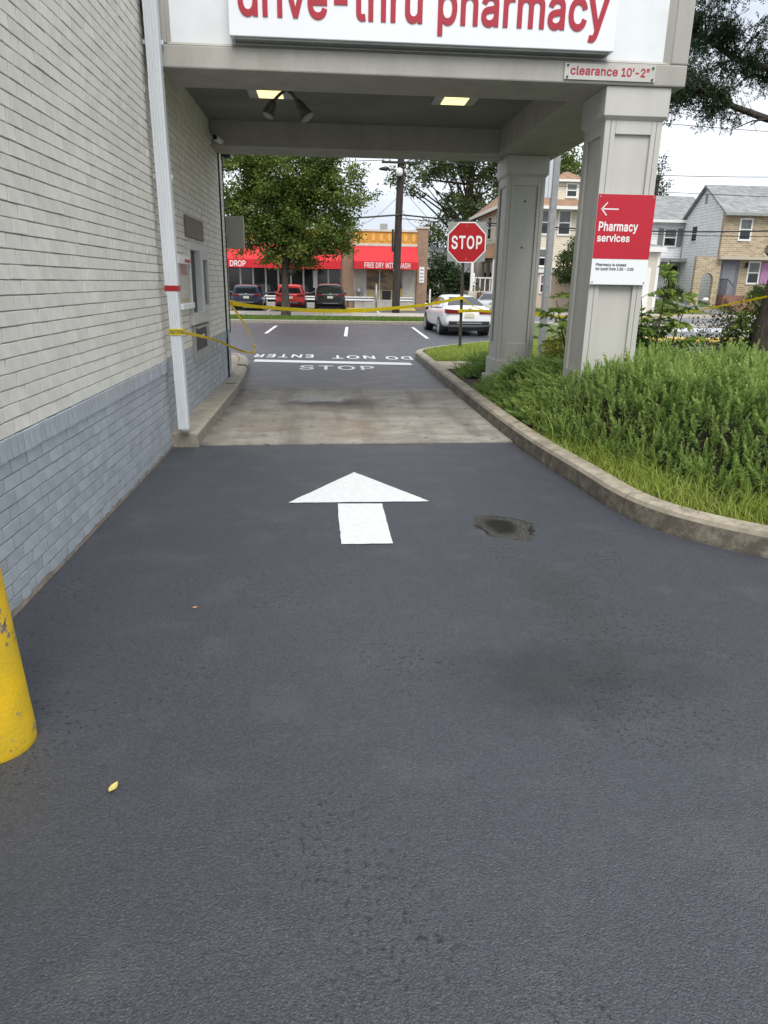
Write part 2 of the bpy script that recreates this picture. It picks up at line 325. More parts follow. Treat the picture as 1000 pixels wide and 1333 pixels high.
# outlines of a plain grotesque alphabet, thousandths of the type size: glyph -> (advance, loops of x, y)
GLYPHS = {'-':(453,[[337,244,337,188,114,188,114,244]]),'0':(453,[[227,-7,199,-5,174,1,151,11,130,24,111,41,95,62,80,86,69,113,60,144,53,178,49,214,48,254,49,294,53,330,60,364,69,395,81,422,95,447,112,467,130,484,151,498,174,508,200,514,227,516,254,514,279,508,302,498,323,484,342,467,358,447,372,422,384,395,393,364,400,330,404,294,405,254,404,214,400,178,393,144,384,113,373,86,359,62,342,41,323,24,302,11,279,1,254,-5],[227,50,245,51,261,56,276,63,290,74,303,87,313,103,323,122,330,144,336,168,340,194,343,223,344,254,343,285,340,314,336,341,330,365,323,387,313,405,303,422,290,435,276,446,261,453,245,458,227,460,209,458,192,453,177,446,163,435,151,422,140,405,131,387,123,365,117,341,113,314,110,285,109,254,110,223,113,194,117,168,123,144,131,122,140,103,151,87,163,74,177,63,192,56,209,51]]),'1':(453,[[76,0,76,55,391,55,391,0],[276,509,276,0,212,0,212,448,209,448,86,358,86,427,198,509]]),'2':(453,[[64,0,64,47,234,229,282,282,291,294,299,305,305,316,311,327,315,337,318,348,320,360,320,371,319,385,317,397,313,408,308,419,301,428,293,436,283,443,273,449,262,454,250,457,237,459,224,460,209,459,196,457,184,453,172,447,162,441,153,433,145,424,139,413,134,402,130,390,128,376,127,362,66,362,67,384,71,405,77,424,86,442,98,459,111,473,126,486,143,496,162,505,182,511,203,514,225,516,247,514,268,511,288,505,306,497,323,486,337,474,350,461,361,445,370,428,376,411,380,392,381,372,380,358,378,345,375,331,371,318,365,304,357,290,347,275,336,259,322,241,306,223,288,202,267,180,153,60,153,57,389,57,389,0]]),'3':(453,[[218,-7,195,-6,173,-3,152,2,133,10,114,19,98,30,83,43,70,57,60,74,52,91,46,111,44,132,109,132,111,119,115,107,120,97,126,87,134,78,144,71,154,64,165,59,178,55,191,52,204,50,219,50,234,51,248,53,262,56,275,61,287,67,297,74,307,83,315,93,321,104,325,116,328,130,329,145,328,158,326,172,322,184,316,196,308,207,299,217,288,226,275,234,260,240,242,244,223,247,201,248,157,248,157,299,288,448,288,452,70,452,70,509,372,509,372,461,211,278,211,289,239,290,264,288,287,284,308,276,327,265,344,253,359,239,371,222,381,205,387,186,392,166,393,145,392,123,387,103,380,84,370,66,358,50,344,36,327,23,309,12,288,4,266,-2,243,-6]]),':':(188,[[95,-4,86,-4,78,-1,70,3,63,9,57,16,53,24,50,32,50,41,50,50,53,59,57,66,63,73,70,79,78,83,86,86,95,87,104,86,113,83,121,79,128,73,134,66,138,59,140,50,141,41,140,32,138,24,134,16,128,9,121,3,113,-1,104,-4],[95,271,86,272,78,274,70,278,63,284,57,291,53,299,50,307,50,316,50,325,53,334,57,342,63,349,70,354,78,359,86,361,95,362,104,361,113,359,121,354,128,349,134,342,138,334,140,325,141,316,140,307,138,299,134,291,128,284,121,278,113,274,104,272]]),'A':(480,[[16,0,201,509,276,509,463,0,395,0,287,302,264,372,232,478,245,478,213,371,191,302,85,0],[110,142,110,199,370,199,370,142]]),'C':(510,[[267,-7,235,-5,205,1,177,11,150,25,126,42,104,63,86,88,70,115,57,146,48,179,42,215,40,254,42,293,48,329,57,362,70,393,86,421,104,445,126,466,150,484,177,498,205,508,235,514,267,516,286,515,305,513,323,509,340,504,357,498,373,490,388,481,402,471,415,460,427,447,438,433,448,418,456,402,463,385,469,367,473,348,408,348,405,361,401,373,395,384,389,395,382,404,375,413,366,421,357,428,348,435,337,440,327,445,315,449,304,452,292,454,280,455,267,456,245,454,223,450,203,443,184,432,166,419,150,403,137,385,125,364,116,340,109,314,105,285,103,254,105,223,109,194,116,168,125,145,137,123,151,105,166,89,184,76,203,66,223,59,245,54,267,53,280,53,292,55,304,57,315,60,327,64,337,69,348,74,357,81,366,88,375,96,382,105,389,114,395,125,401,136,405,148,408,160,473,160,469,142,463,124,457,107,448,91,438,76,428,62,416,49,402,38,388,28,373,19,357,11,341,5,323,0,305,-4,286,-6]]),'D':(502,[[219,0,96,0,96,57,215,57,244,58,272,63,296,70,318,81,337,94,354,110,368,128,379,149,388,172,394,198,398,226,399,255,398,285,394,312,388,337,379,361,368,381,354,399,338,415,320,428,299,438,275,446,249,450,221,452,93,452,93,509,225,509,261,507,294,501,325,492,353,478,377,461,399,441,418,418,433,391,446,361,455,329,460,293,462,255,460,217,455,181,446,149,433,119,417,92,398,68,376,48,351,31,322,17,291,8,256,2],[125,509,125,0,60,0,60,509]]),'E':(419,[[60,0,60,509,372,509,372,452,125,452,125,286,355,286,355,229,125,229,125,57,375,57,375,0]]),'F':(410,[[60,0,60,509,369,509,369,452,125,452,125,278,346,278,346,221,125,221,125,0]]),'H':(517,[[60,0,60,509,125,509,125,289,392,289,392,509,457,509,457,0,392,0,392,232,125,232,125,0]]),'I':(300,[[31,0,31,57,118,57,118,452,31,452,31,509,269,509,269,452,183,452,183,57,269,57,269,0]]),'N':(523,[[60,0,60,509,136,509,343,183,363,151,388,107,414,55,405,54,401,108,399,157,399,195,399,509,463,509,463,0,387,0,202,290,177,331,148,381,108,452,119,454,122,384,124,328,125,291,125,0]]),'O':(533,[[267,-7,235,-5,205,1,177,11,150,25,126,42,105,63,86,88,70,115,57,146,48,179,42,215,40,254,42,293,48,329,57,362,70,393,86,421,105,445,126,466,150,484,177,498,205,508,235,514,267,516,299,514,329,508,357,498,384,484,408,466,429,445,448,421,464,393,477,362,486,329,491,293,493,254,491,215,486,179,477,146,464,115,448,88,429,63,408,42,384,25,357,11,329,1,299,-5],[267,53,289,54,310,59,330,66,349,76,367,89,383,105,396,123,408,144,418,168,425,194,429,223,430,254,429,286,425,314,418,341,408,365,396,386,383,404,367,420,349,433,330,443,310,450,289,454,267,456,245,454,223,450,203,443,184,433,167,420,151,404,137,385,125,364,116,340,109,314,105,285,103,254,105,223,109,194,116,168,125,144,137,123,151,105,167,89,184,76,203,66,223,59,245,54]]),'P':(445,[[60,0,60,509,235,509,263,507,289,503,312,497,332,487,350,476,366,462,379,447,390,430,398,411,404,391,407,370,409,348,407,325,404,304,398,284,390,265,379,248,366,233,350,219,332,207,312,198,289,191,263,187,235,186,109,186,109,242,233,242,252,243,269,246,284,250,297,256,308,264,318,272,327,282,333,294,338,306,342,319,344,333,344,348,344,362,342,376,338,389,333,402,326,413,318,423,308,431,297,439,284,444,268,449,251,451,232,452,125,452,125,0]]),'R':(449,[[60,0,60,509,236,509,264,507,290,504,313,497,333,489,351,478,367,465,380,450,390,433,399,415,405,395,408,374,409,352,408,330,405,309,399,290,390,271,380,255,367,240,351,228,333,217,312,209,289,203,264,199,236,198,96,198,96,255,234,255,252,256,269,258,284,262,298,267,309,273,319,281,327,290,334,300,339,312,342,324,344,338,345,352,344,367,342,380,339,393,334,405,327,415,319,425,309,433,298,440,284,445,269,449,252,451,233,452,125,452,125,0],[353,0,230,229,303,229,428,0]]),'S':(447,[[224,-9,197,-8,172,-4,149,1,128,9,108,19,91,31,76,45,64,60,54,77,46,96,41,115,38,137,104,137,107,123,110,110,116,98,123,88,132,79,142,71,154,64,166,59,180,55,194,52,209,50,224,49,241,50,257,52,272,55,286,60,299,66,311,74,321,82,329,92,336,102,341,114,345,126,346,139,345,151,342,161,338,171,332,179,325,186,316,193,307,199,296,205,245,222,184,239,154,249,128,260,105,274,86,289,71,307,60,326,54,348,52,372,53,393,58,413,65,431,75,448,87,463,102,476,119,488,138,498,158,506,180,511,203,514,227,516,252,514,275,511,296,505,316,498,334,488,351,476,365,463,377,449,387,433,394,415,399,397,401,378,337,378,334,396,326,412,316,426,302,437,286,447,267,453,247,457,225,459,209,458,194,456,180,452,167,448,156,442,145,435,136,427,129,418,123,409,118,398,116,387,115,376,116,363,119,352,124,342,131,334,139,326,148,319,158,313,169,308,212,293,264,279,312,264,324,258,336,252,347,245,359,238,369,229,379,220,387,209,395,198,401,185,405,171,407,155,408,139,407,118,403,99,396,81,386,64,374,48,360,34,343,21,323,11,302,2,278,-4,252,-8]]),'T':(449,[[32,452,32,509,417,509,417,452,257,452,257,0,193,0,193,452]]),'U':(517,[[259,-8,230,-7,203,-2,177,5,154,15,133,28,114,43,98,60,85,80,74,101,66,124,62,148,60,173,60,509,124,509,124,178,125,160,128,144,133,128,141,113,150,99,160,87,173,77,187,68,203,61,220,56,239,53,259,52,279,53,298,56,315,61,331,68,345,77,357,87,368,99,377,113,384,128,389,144,392,160,393,178,393,509,457,509,457,173,456,148,451,124,443,101,433,80,419,60,403,43,384,28,363,15,340,5,315,-2,288,-7]]),'W':(686,[[155,0,16,509,82,509,163,196,175,145,187,94,197,40,189,40,200,94,211,145,224,196,306,509,380,509,462,196,474,145,486,94,497,40,488,40,499,94,510,145,523,196,603,509,670,509,530,0,455,0,368,323,351,391,336,475,350,475,335,395,318,323,230,0]]),'Y':(472,[[203,0,203,208,16,509,91,509,192,344,222,292,250,230,224,230,251,293,280,344,381,509,455,509,268,208,268,0]]),'a':(389,[[160,-9,142,-8,126,-5,110,-1,94,5,80,12,68,22,57,32,48,45,40,58,35,73,31,90,30,108,31,123,34,138,38,150,43,161,50,171,58,179,67,187,78,193,89,199,100,203,112,207,125,211,178,220,234,227,265,235,276,255,276,257,275,268,273,279,271,288,267,297,262,304,256,311,248,317,240,322,230,326,220,329,208,330,196,331,183,330,171,329,159,326,149,322,118,301,100,274,41,291,48,308,57,322,67,335,79,346,91,355,104,364,118,370,133,375,148,379,163,382,179,384,194,384,239,379,251,376,263,372,275,367,286,360,296,353,306,343,315,333,322,320,329,306,333,290,336,272,337,251,337,0,277,0,277,52,272,52,252,25,244,18,236,12,226,6,215,1,203,-3,190,-6,176,-8],[170,45,187,46,202,49,216,53,228,59,239,66,248,74,257,83,263,93,269,104,272,115,275,126,276,138,276,190,259,182,231,176,200,171,175,168,134,159,125,155,117,150,110,145,103,139,98,132,95,124,93,115,92,105,92,95,94,87,98,79,102,72,107,66,114,61,121,56,130,52,139,49,149,47,159,46]]),'c':(396,[[207,-8,182,-7,159,-2,137,6,117,16,98,30,82,46,68,64,56,85,46,108,40,133,36,159,34,187,36,216,40,243,46,268,56,291,68,312,82,330,98,346,117,360,137,371,159,378,182,383,207,384,221,384,234,383,247,380,260,377,272,373,284,368,295,362,305,356,315,349,324,341,332,332,340,322,347,312,353,301,358,289,362,277,303,262,290,289,270,311,242,325,207,330,189,329,173,325,158,319,145,310,134,300,124,287,115,274,108,258,103,242,99,224,97,206,96,187,97,169,99,151,103,134,108,117,115,102,124,89,134,76,145,66,158,57,173,51,189,48,207,46,243,52,271,66,292,89,304,117,363,102,359,90,354,78,348,67,341,56,334,46,325,37,316,29,306,21,296,15,285,9,273,4,261,-1,248,-4,235,-6,221,-8]]),'d':(424,[[195,-8,172,-7,151,-2,130,5,111,16,94,29,79,45,66,64,55,84,46,108,39,133,35,160,34,189,35,218,39,245,46,270,55,293,66,313,79,332,95,347,112,361,131,371,151,378,173,383,196,384,213,384,228,381,241,378,253,373,263,367,272,360,280,353,287,346,306,319,311,319,311,509,372,509,372,0,313,0,313,59,307,59,287,31,280,24,272,17,263,10,252,4,241,-1,227,-5,212,-7],[205,47,221,48,236,51,250,57,263,65,274,75,284,86,293,100,299,115,305,132,309,150,311,169,312,189,311,210,309,229,305,247,300,263,293,278,284,291,275,302,263,312,251,320,237,325,221,329,205,330,187,329,172,325,157,319,145,311,133,301,124,290,115,276,108,261,103,245,99,227,97,209,96,189,97,170,99,151,103,133,109,117,115,101,124,88,134,76,145,66,158,57,172,51,188,48]]),'e':(404,[[212,-8,185,-7,161,-2,138,6,117,16,98,30,82,46,68,64,56,85,46,108,40,132,35,159,34,187,35,215,39,242,46,267,55,290,67,311,81,329,97,346,115,359,135,370,157,378,180,383,205,384,221,384,236,382,251,379,266,374,280,368,294,361,307,351,319,341,331,329,341,315,350,299,357,282,363,263,368,242,370,219,371,194,371,169,75,169,75,221,338,221,310,202,309,220,307,237,303,254,298,269,291,282,283,294,273,305,263,314,250,321,237,326,222,329,205,330,189,329,173,326,159,321,146,313,135,304,125,294,116,282,109,270,103,256,99,241,97,226,96,211,96,178,97,157,100,139,104,122,110,106,118,92,128,80,139,70,151,61,165,55,179,50,195,47,212,46,224,47,234,48,244,50,254,53,263,56,271,61,278,66,285,73,292,80,297,88,302,96,306,105,365,91,360,77,353,63,345,51,335,39,324,29,311,19,298,11,283,4,266,-1,249,-5,231,-7]]),'f':(254,[[228,379,228,327,6,327,6,379],[81,0,81,432,82,447,84,461,89,474,96,486,104,496,113,505,124,513,135,519,148,524,161,527,174,529,187,530,222,527,243,521,227,468,215,472,195,474,182,473,171,470,162,466,154,460,149,452,145,443,142,431,142,419,142,0]]),'h':(410,[[114,227,114,0,53,0,53,509,114,509,114,287,102,287,112,312,124,332,137,349,152,362,169,372,187,379,207,383,227,384,246,383,264,380,280,376,295,369,309,360,321,349,332,336,341,321,348,304,353,285,356,264,357,240,357,0,296,0,296,235,295,256,290,275,283,291,273,304,260,315,246,323,229,328,210,329,197,328,184,326,172,322,161,317,150,311,141,303,133,293,126,283,121,271,117,257,114,243]]),'i':(167,[[53,0,53,379,114,379,114,0],[84,443,75,444,67,446,60,449,54,455,48,461,44,468,42,475,41,483,42,491,44,499,48,506,54,512,60,517,67,521,75,523,84,524,92,523,100,521,107,517,114,512,119,506,123,499,126,491,126,483,126,475,123,468,119,461,114,455,107,449,100,446,92,444]]),'l':(189,[[139,-2,119,-1,101,3,86,10,74,20,65,33,58,47,54,65,53,84,53,509,114,509,114,99,114,87,115,77,117,68,120,62,124,58,130,54,137,53,146,52,160,53,170,54,181,3,162,-1]]),'m':(610,[[53,0,53,379,112,379,112,295,108,295,112,310,118,323,125,335,132,346,141,355,151,363,161,370,172,376,183,380,195,384,207,386,219,386,239,385,257,380,273,372,287,361,299,347,309,331,316,314,321,295,312,295,317,308,322,321,329,332,337,343,347,353,357,361,368,369,381,375,394,380,407,383,422,385,437,386,453,385,468,383,483,378,497,372,510,364,522,354,532,342,541,328,548,313,553,296,556,276,557,255,557,0,496,0,496,254,494,273,490,289,483,302,473,313,460,321,447,326,433,329,419,330,406,330,395,328,384,324,374,320,365,314,358,307,351,299,345,290,341,280,338,270,336,259,335,247,335,0,274,0,274,260,273,275,269,288,262,301,253,311,242,320,229,326,215,329,199,330,188,330,178,328,168,325,158,320,148,314,140,307,132,299,126,289,121,278,117,266,114,253,114,238,114,0]]),'n':(410,[[114,227,114,0,53,0,53,379,112,379,112,287,102,287,112,312,124,332,137,349,152,362,169,372,187,379,207,383,227,384,246,383,264,380,280,376,295,369,309,360,321,349,332,336,341,321,348,304,353,285,356,264,357,240,357,0,296,0,296,235,295,256,290,275,283,291,273,304,260,315,246,323,229,328,210,329,197,328,184,326,172,322,161,317,150,311,141,303,133,293,126,283,121,271,117,257,114,243]]),'o':(415,[[207,-8,182,-7,159,-2,137,6,117,16,98,30,82,46,68,64,56,85,46,108,40,133,36,159,34,187,36,216,40,243,46,268,56,291,68,312,82,330,98,346,117,360,137,371,159,378,182,383,207,384,233,383,256,378,278,371,299,360,317,346,333,330,347,312,359,291,369,268,376,243,380,216,381,187,380,159,376,133,369,108,359,85,347,64,333,46,317,30,299,16,278,6,256,-2,233,-7],[207,46,226,48,242,51,257,57,270,66,282,76,292,89,300,102,307,117,312,134,316,151,318,169,319,187,318,206,316,224,312,242,307,258,300,274,292,287,282,300,270,310,257,319,242,325,226,329,207,330,189,329,173,325,158,319,145,310,134,300,124,287,115,274,108,258,103,242,99,224,97,206,96,187,97,169,99,151,103,134,108,117,115,102,124,89,134,76,145,66,158,57,173,51,189,48]]),'p':(424,[[53,-143,53,379,112,379,112,319,118,319,137,346,144,353,152,360,161,367,171,373,183,378,197,381,212,384,229,384,252,383,274,378,294,371,313,361,330,347,345,332,359,313,370,293,379,270,385,245,389,218,390,189,389,160,385,133,379,108,370,84,359,64,346,45,330,29,313,16,294,5,274,-2,252,-7,229,-8,213,-7,198,-5,184,-1,173,4,162,10,153,17,145,24,138,31,118,59,114,59,114,-143],[220,47,237,48,253,51,267,57,279,66,291,76,301,88,309,101,316,117,321,133,325,151,327,170,328,189,327,209,325,227,321,245,316,261,309,276,301,290,291,301,280,311,267,319,253,325,237,329,220,330,203,329,188,325,174,320,161,312,150,302,140,291,132,278,125,263,120,247,116,229,113,210,113,189,113,169,116,150,120,132,125,115,132,100,140,86,150,75,162,65,174,57,188,51,204,48]]),'r':(259,[[53,0,53,379,112,379,112,321,115,321,122,335,130,347,140,358,152,367,166,375,181,380,196,384,213,385,229,384,243,384,243,322,230,324,207,326,194,325,182,323,170,319,159,315,149,309,140,301,132,293,126,284,121,273,117,262,114,250,114,237,114,0]]),'s':(365,[[182,-8,163,-7,145,-5,128,-2,112,3,98,10,84,18,72,27,62,38,53,50,45,63,40,78,36,94,94,107,99,92,105,79,114,69,124,60,136,54,150,49,165,46,181,45,200,46,217,50,232,55,244,62,255,71,262,81,267,91,268,103,267,112,265,121,260,129,254,136,246,142,237,147,225,151,212,155,149,170,125,177,104,186,87,196,72,208,61,222,53,237,48,255,47,274,48,290,51,305,57,319,65,332,75,343,87,354,100,363,115,370,131,377,149,381,167,384,187,384,206,384,223,381,239,378,254,372,267,366,279,358,290,349,299,339,307,328,314,316,319,303,324,290,268,277,264,288,258,298,251,307,243,316,232,323,219,328,205,331,187,333,171,332,156,329,143,324,131,317,121,308,114,299,110,289,109,277,110,267,112,258,117,250,124,243,133,237,144,232,157,227,172,223,229,209,254,202,275,194,292,183,306,171,317,158,325,142,330,125,331,107,330,90,326,75,321,61,312,47,302,35,290,24,276,15,260,6,242,0,223,-5,203,-7]]),'t':(227,[[204,379,204,327,6,327,6,379],[65,471,126,471,126,98,127,86,128,76,132,68,136,61,142,56,150,53,159,51,170,50,185,51,202,54,213,2,192,-3,168,-4,145,-3,125,2,107,10,92,21,80,35,72,52,67,71,65,93]]),'u':(410,[[182,-5,164,-4,146,-1,130,4,115,11,101,20,89,31,78,44,69,59,62,76,57,95,54,116,53,139,53,379,114,379,114,144,115,123,119,105,127,89,137,75,150,64,164,56,181,52,200,50,213,51,226,53,238,57,249,62,259,69,268,77,276,86,283,97,289,109,293,122,295,137,296,153,296,379,357,379,357,0,298,0,298,92,307,92,297,67,286,47,272,30,257,17,240,7,222,0,203,-4]]),'v':(389,[[163,0,17,379,84,379,165,155,187,87,206,21,184,21,203,87,224,155,305,379,371,379,226,0]]),'y':(389,[[47,-139,61,-86,71,-87,104,-89,111,-87,118,-84,124,-80,130,-74,136,-67,141,-58,146,-48,151,-36,163,-1,17,379,84,379,165,155,187,87,206,21,184,21,202,87,224,155,305,379,371,379,204,-58,198,-72,191,-85,184,-97,177,-107,168,-116,159,-124,150,-130,139,-136,128,-140,117,-143,104,-145,91,-145,65,-143]]),'’':(177,[[52,318,82,509,151,509,98,318]]),'”':(300,[[52,318,82,509,151,509,98,318],[175,318,205,509,274,509,222,318]])}
_glyph_cache = {}
def glyph(ch, d):
    """filled outline of one letter, fattened by d: (verts, triangles)"""
    if (ch, d) in _glyph_cache: return _glyph_cache[(ch, d)]
    from mathutils.geometry import delaunay_2d_cdt
    loops = [[(l_[i] / 1000, l_[i + 1] / 1000) for i in range(0, len(l_), 2)] for l_ in GLYPHS[ch][1]]
    fat = []
    for i, L in enumerate(loops):
        L = L[::-1]                       # outer outlines counter-clockwise
        n_ = len(L); Q = []
        for k in range(n_):
            a, b, c = Vector(L[k - 1]), Vector(L[k]), Vector(L[(k + 1) % n_])
            u, v = (b - a).normalized(), (c - b).normalized(); n1, n2 = Vector((u.y, -u.x)), Vector((v.y, -v.x)); m = n1 + n2
            m = n1 if m.length < .3 else m / max(.35, m.length_squared / 2)
            Q.append(b + m * d)
        fat.append(Q)
    V, E = [], []
    for Q in fat:
        o = len(V); V += Q; E += [(o + k, o + (k + 1) % len(Q)) for k in range(len(Q))]
    v2, e2, f2, _, _, _ = delaunay_2d_cdt(V, E, [], 0, 1e-6)
    tris = []
    for f in f2:
        c = sum((v2[i] for i in f), Vector((0, 0))) / len(f); w = 0
        for Q in fat:
            for k in range(len(Q)):
                p, q = Q[k], Q[(k + 1) % len(Q)]
                if (p.y > c.y) != (q.y > c.y):
                    if c.x < (q.x - p.x) * (c.y - p.y) / (q.y - p.y) + p.x: w += 1 if q.y > p.y else -1
        if w != 0: tris.append(tuple(f))
    _glyph_cache[(ch, d)] = ([(p.x, p.y) for p in v2], tris); return _glyph_cache[(ch, d)]
def text_mesh(s, width=None, height=None, bold=0.0, depth=0.0, spacing=1.0):
    V, F, x = [], [], 0.0
    for ch in s:
        if ch == ' ': x += 0.21 * spacing; continue
        gv, gf = glyph(ch, bold); o = len(V)
        used = sorted({i for f in gf for i in f}); mp = {k: o + j for j, k in enumerate(used)}
        V += [(x + gv[k][0], gv[k][1], 0) for k in used]; F += [tuple(mp[i] for i in f) for f in gf]
        x += (GLYPHS[ch][0] / 1000 + bold) * spacing
    me = bpy.data.meshes.new('lettering'); me.from_pydata(V, [], F)
    n = len(me.vertices); co = np.empty(n * 3); me.vertices.foreach_get('co', co); co = co.reshape(-1, 3)
    lo, hi = co.min(0), co.max(0)
    sx = width / (hi[0] - lo[0]) if width else None
    sy = height / (hi[1] - lo[1]) if height else sx
    if sx is None: sx = sy
    co[:, 0] = (co[:, 0] - lo[0]) * sx; co[:, 1] = (co[:, 1] - lo[1]) * sy; co[:, 2] = 0
    me.vertices.foreach_set('co', co.reshape(-1))
    me.materials.clear()
    if depth:
        bm = bmesh.new(); bm.from_mesh(me)
        bmesh.ops.remove_doubles(bm, verts=bm.verts[:], dist=1e-5)
        ret = bmesh.ops.extrude_face_region(bm, geom=bm.faces[:])
        vs_ = [g for g in ret['geom'] if isinstance(g, bmesh.types.BMVert)]
        bmesh.ops.translate(bm, verts=vs_, vec=(0, 0, depth))
        bmesh.ops.recalc_face_normals(bm, faces=bm.faces[:]); bm.to_mesh(me); bm.free()
    me.update()
    return me
def wall_text(name, s, m, parent, x, y, z, width=None, height=None, bold=0.0, depth=0.0, spacing=1.0, rz=0.0):
    """upright text facing -Y; (x, z) its lower left corner"""
    o = link(name, text_mesh(s, width, height, bold, depth, spacing), m, parent)
    o.location = (x, y, z); o.rotation_euler = (R(90), 0, rz); return o

# ------------------------------------------------------------------ ground materials
def N(m): return m.node_tree.nodes, m.node_tree.links
def ell(n, l, vec, cx, cy, rx, ry, rot=0.0, warp=None, amt=0.0):
    """1 inside, 0 outside an uneven ellipse on the ground"""
    mp = n.new('ShaderNodeMapping'); mp.vector_type = 'TEXTURE'
    mp.inputs['Location'].default_value = (cx, cy, 0); mp.inputs['Rotation'].default_value = (0, 0, rot); mp.inputs['Scale'].default_value = (rx, ry, 1)
    src = vec
    if warp is not None:
        a = n.new('ShaderNodeMix'); a.data_type = 'VECTOR'; a.inputs['Factor'].default_value = amt
        ad = n.new('ShaderNodeVectorMath'); ad.operation = 'MULTIPLY_ADD'
        sb = n.new('ShaderNodeVectorMath'); sb.operation = 'SUBTRACT'; sb.inputs[1].default_value = (0.5, 0.5, 0.5)
        l.new(warp, sb.inputs[0]); l.new(sb.outputs[0], ad.inputs[0]); ad.inputs[1].default_value = (amt, amt, 0); l.new(vec, ad.inputs[2])
        src = ad.outputs[0]
    l.new(src, mp.inputs['Vector'])
    ln = n.new('ShaderNodeVectorMath'); ln.operation = 'LENGTH'
    sx = n.new('ShaderNodeSeparateXYZ'); l.new(mp.outputs[0], sx.inputs[0])
    cb = n.new('ShaderNodeCombineXYZ'); l.new(sx.outputs[0], cb.inputs[0]); l.new(sx.outputs[1], cb.inputs[1])
    l.new(cb.outputs[0], ln.inputs[0])
    return ln.outputs['Value']
def ramp(n, l, val, a, b, inv=True):
    r = n.new('ShaderNodeMapRange'); r.interpolation_type = 'SMOOTHSTEP'
    r.inputs['From Min'].default_value = a; r.inputs['From Max'].default_value = b
    r.inputs['To Min'].default_value = 1.0 if inv else 0.0; r.inputs['To Max'].default_value = 0.0 if inv else 1.0
    l.new(val, r.inputs['Value']); return r.outputs[0]
def mixc(n, l, fac, a, b):
    x = n.new('ShaderNodeMix'); x.data_type = 'RGBA'
    if isinstance(fac, float): x.inputs['Factor'].default_value = fac
    else: l.new(fac, x.inputs['Factor'])
    for i, c in ((6, a), (7, b)):
        if isinstance(c, tuple): x.inputs[i].default_value = (*c, 1)
        else: l.new(c, x.inputs[i])
    return x.outputs[2]
def mixf(n, l, fac, a, b):
    x = n.new('ShaderNodeMix'); x.data_type = 'FLOAT'
    l.new(fac, x.inputs['Factor'])
    for i, c in ((2, a), (3, b)):
        if isinstance(c, (int, float)): x.inputs[i].default_value = c
        else: l.new(c, x.inputs[i])
    return x.outputs[0]
def noise(n, l, vec, scale, detail=5, rough=0.55):
    t = n.new('ShaderNodeTexNoise'); t.inputs['Scale'].default_value = scale; t.inputs['Detail'].default_value = detail; t.inputs['Roughness'].default_value = rough
    l.new(vec, t.inputs['Vector']); return t
def mul(n, l, a, b):
    x = n.new('ShaderNodeMath'); x.operation = 'MULTIPLY'
    for i, c in ((0, a), (1, b)):
        if isinstance(c, (int, float)): x.inputs[i].default_value = c
        else: l.new(c, x.inputs[i])
    return x.outputs[0]

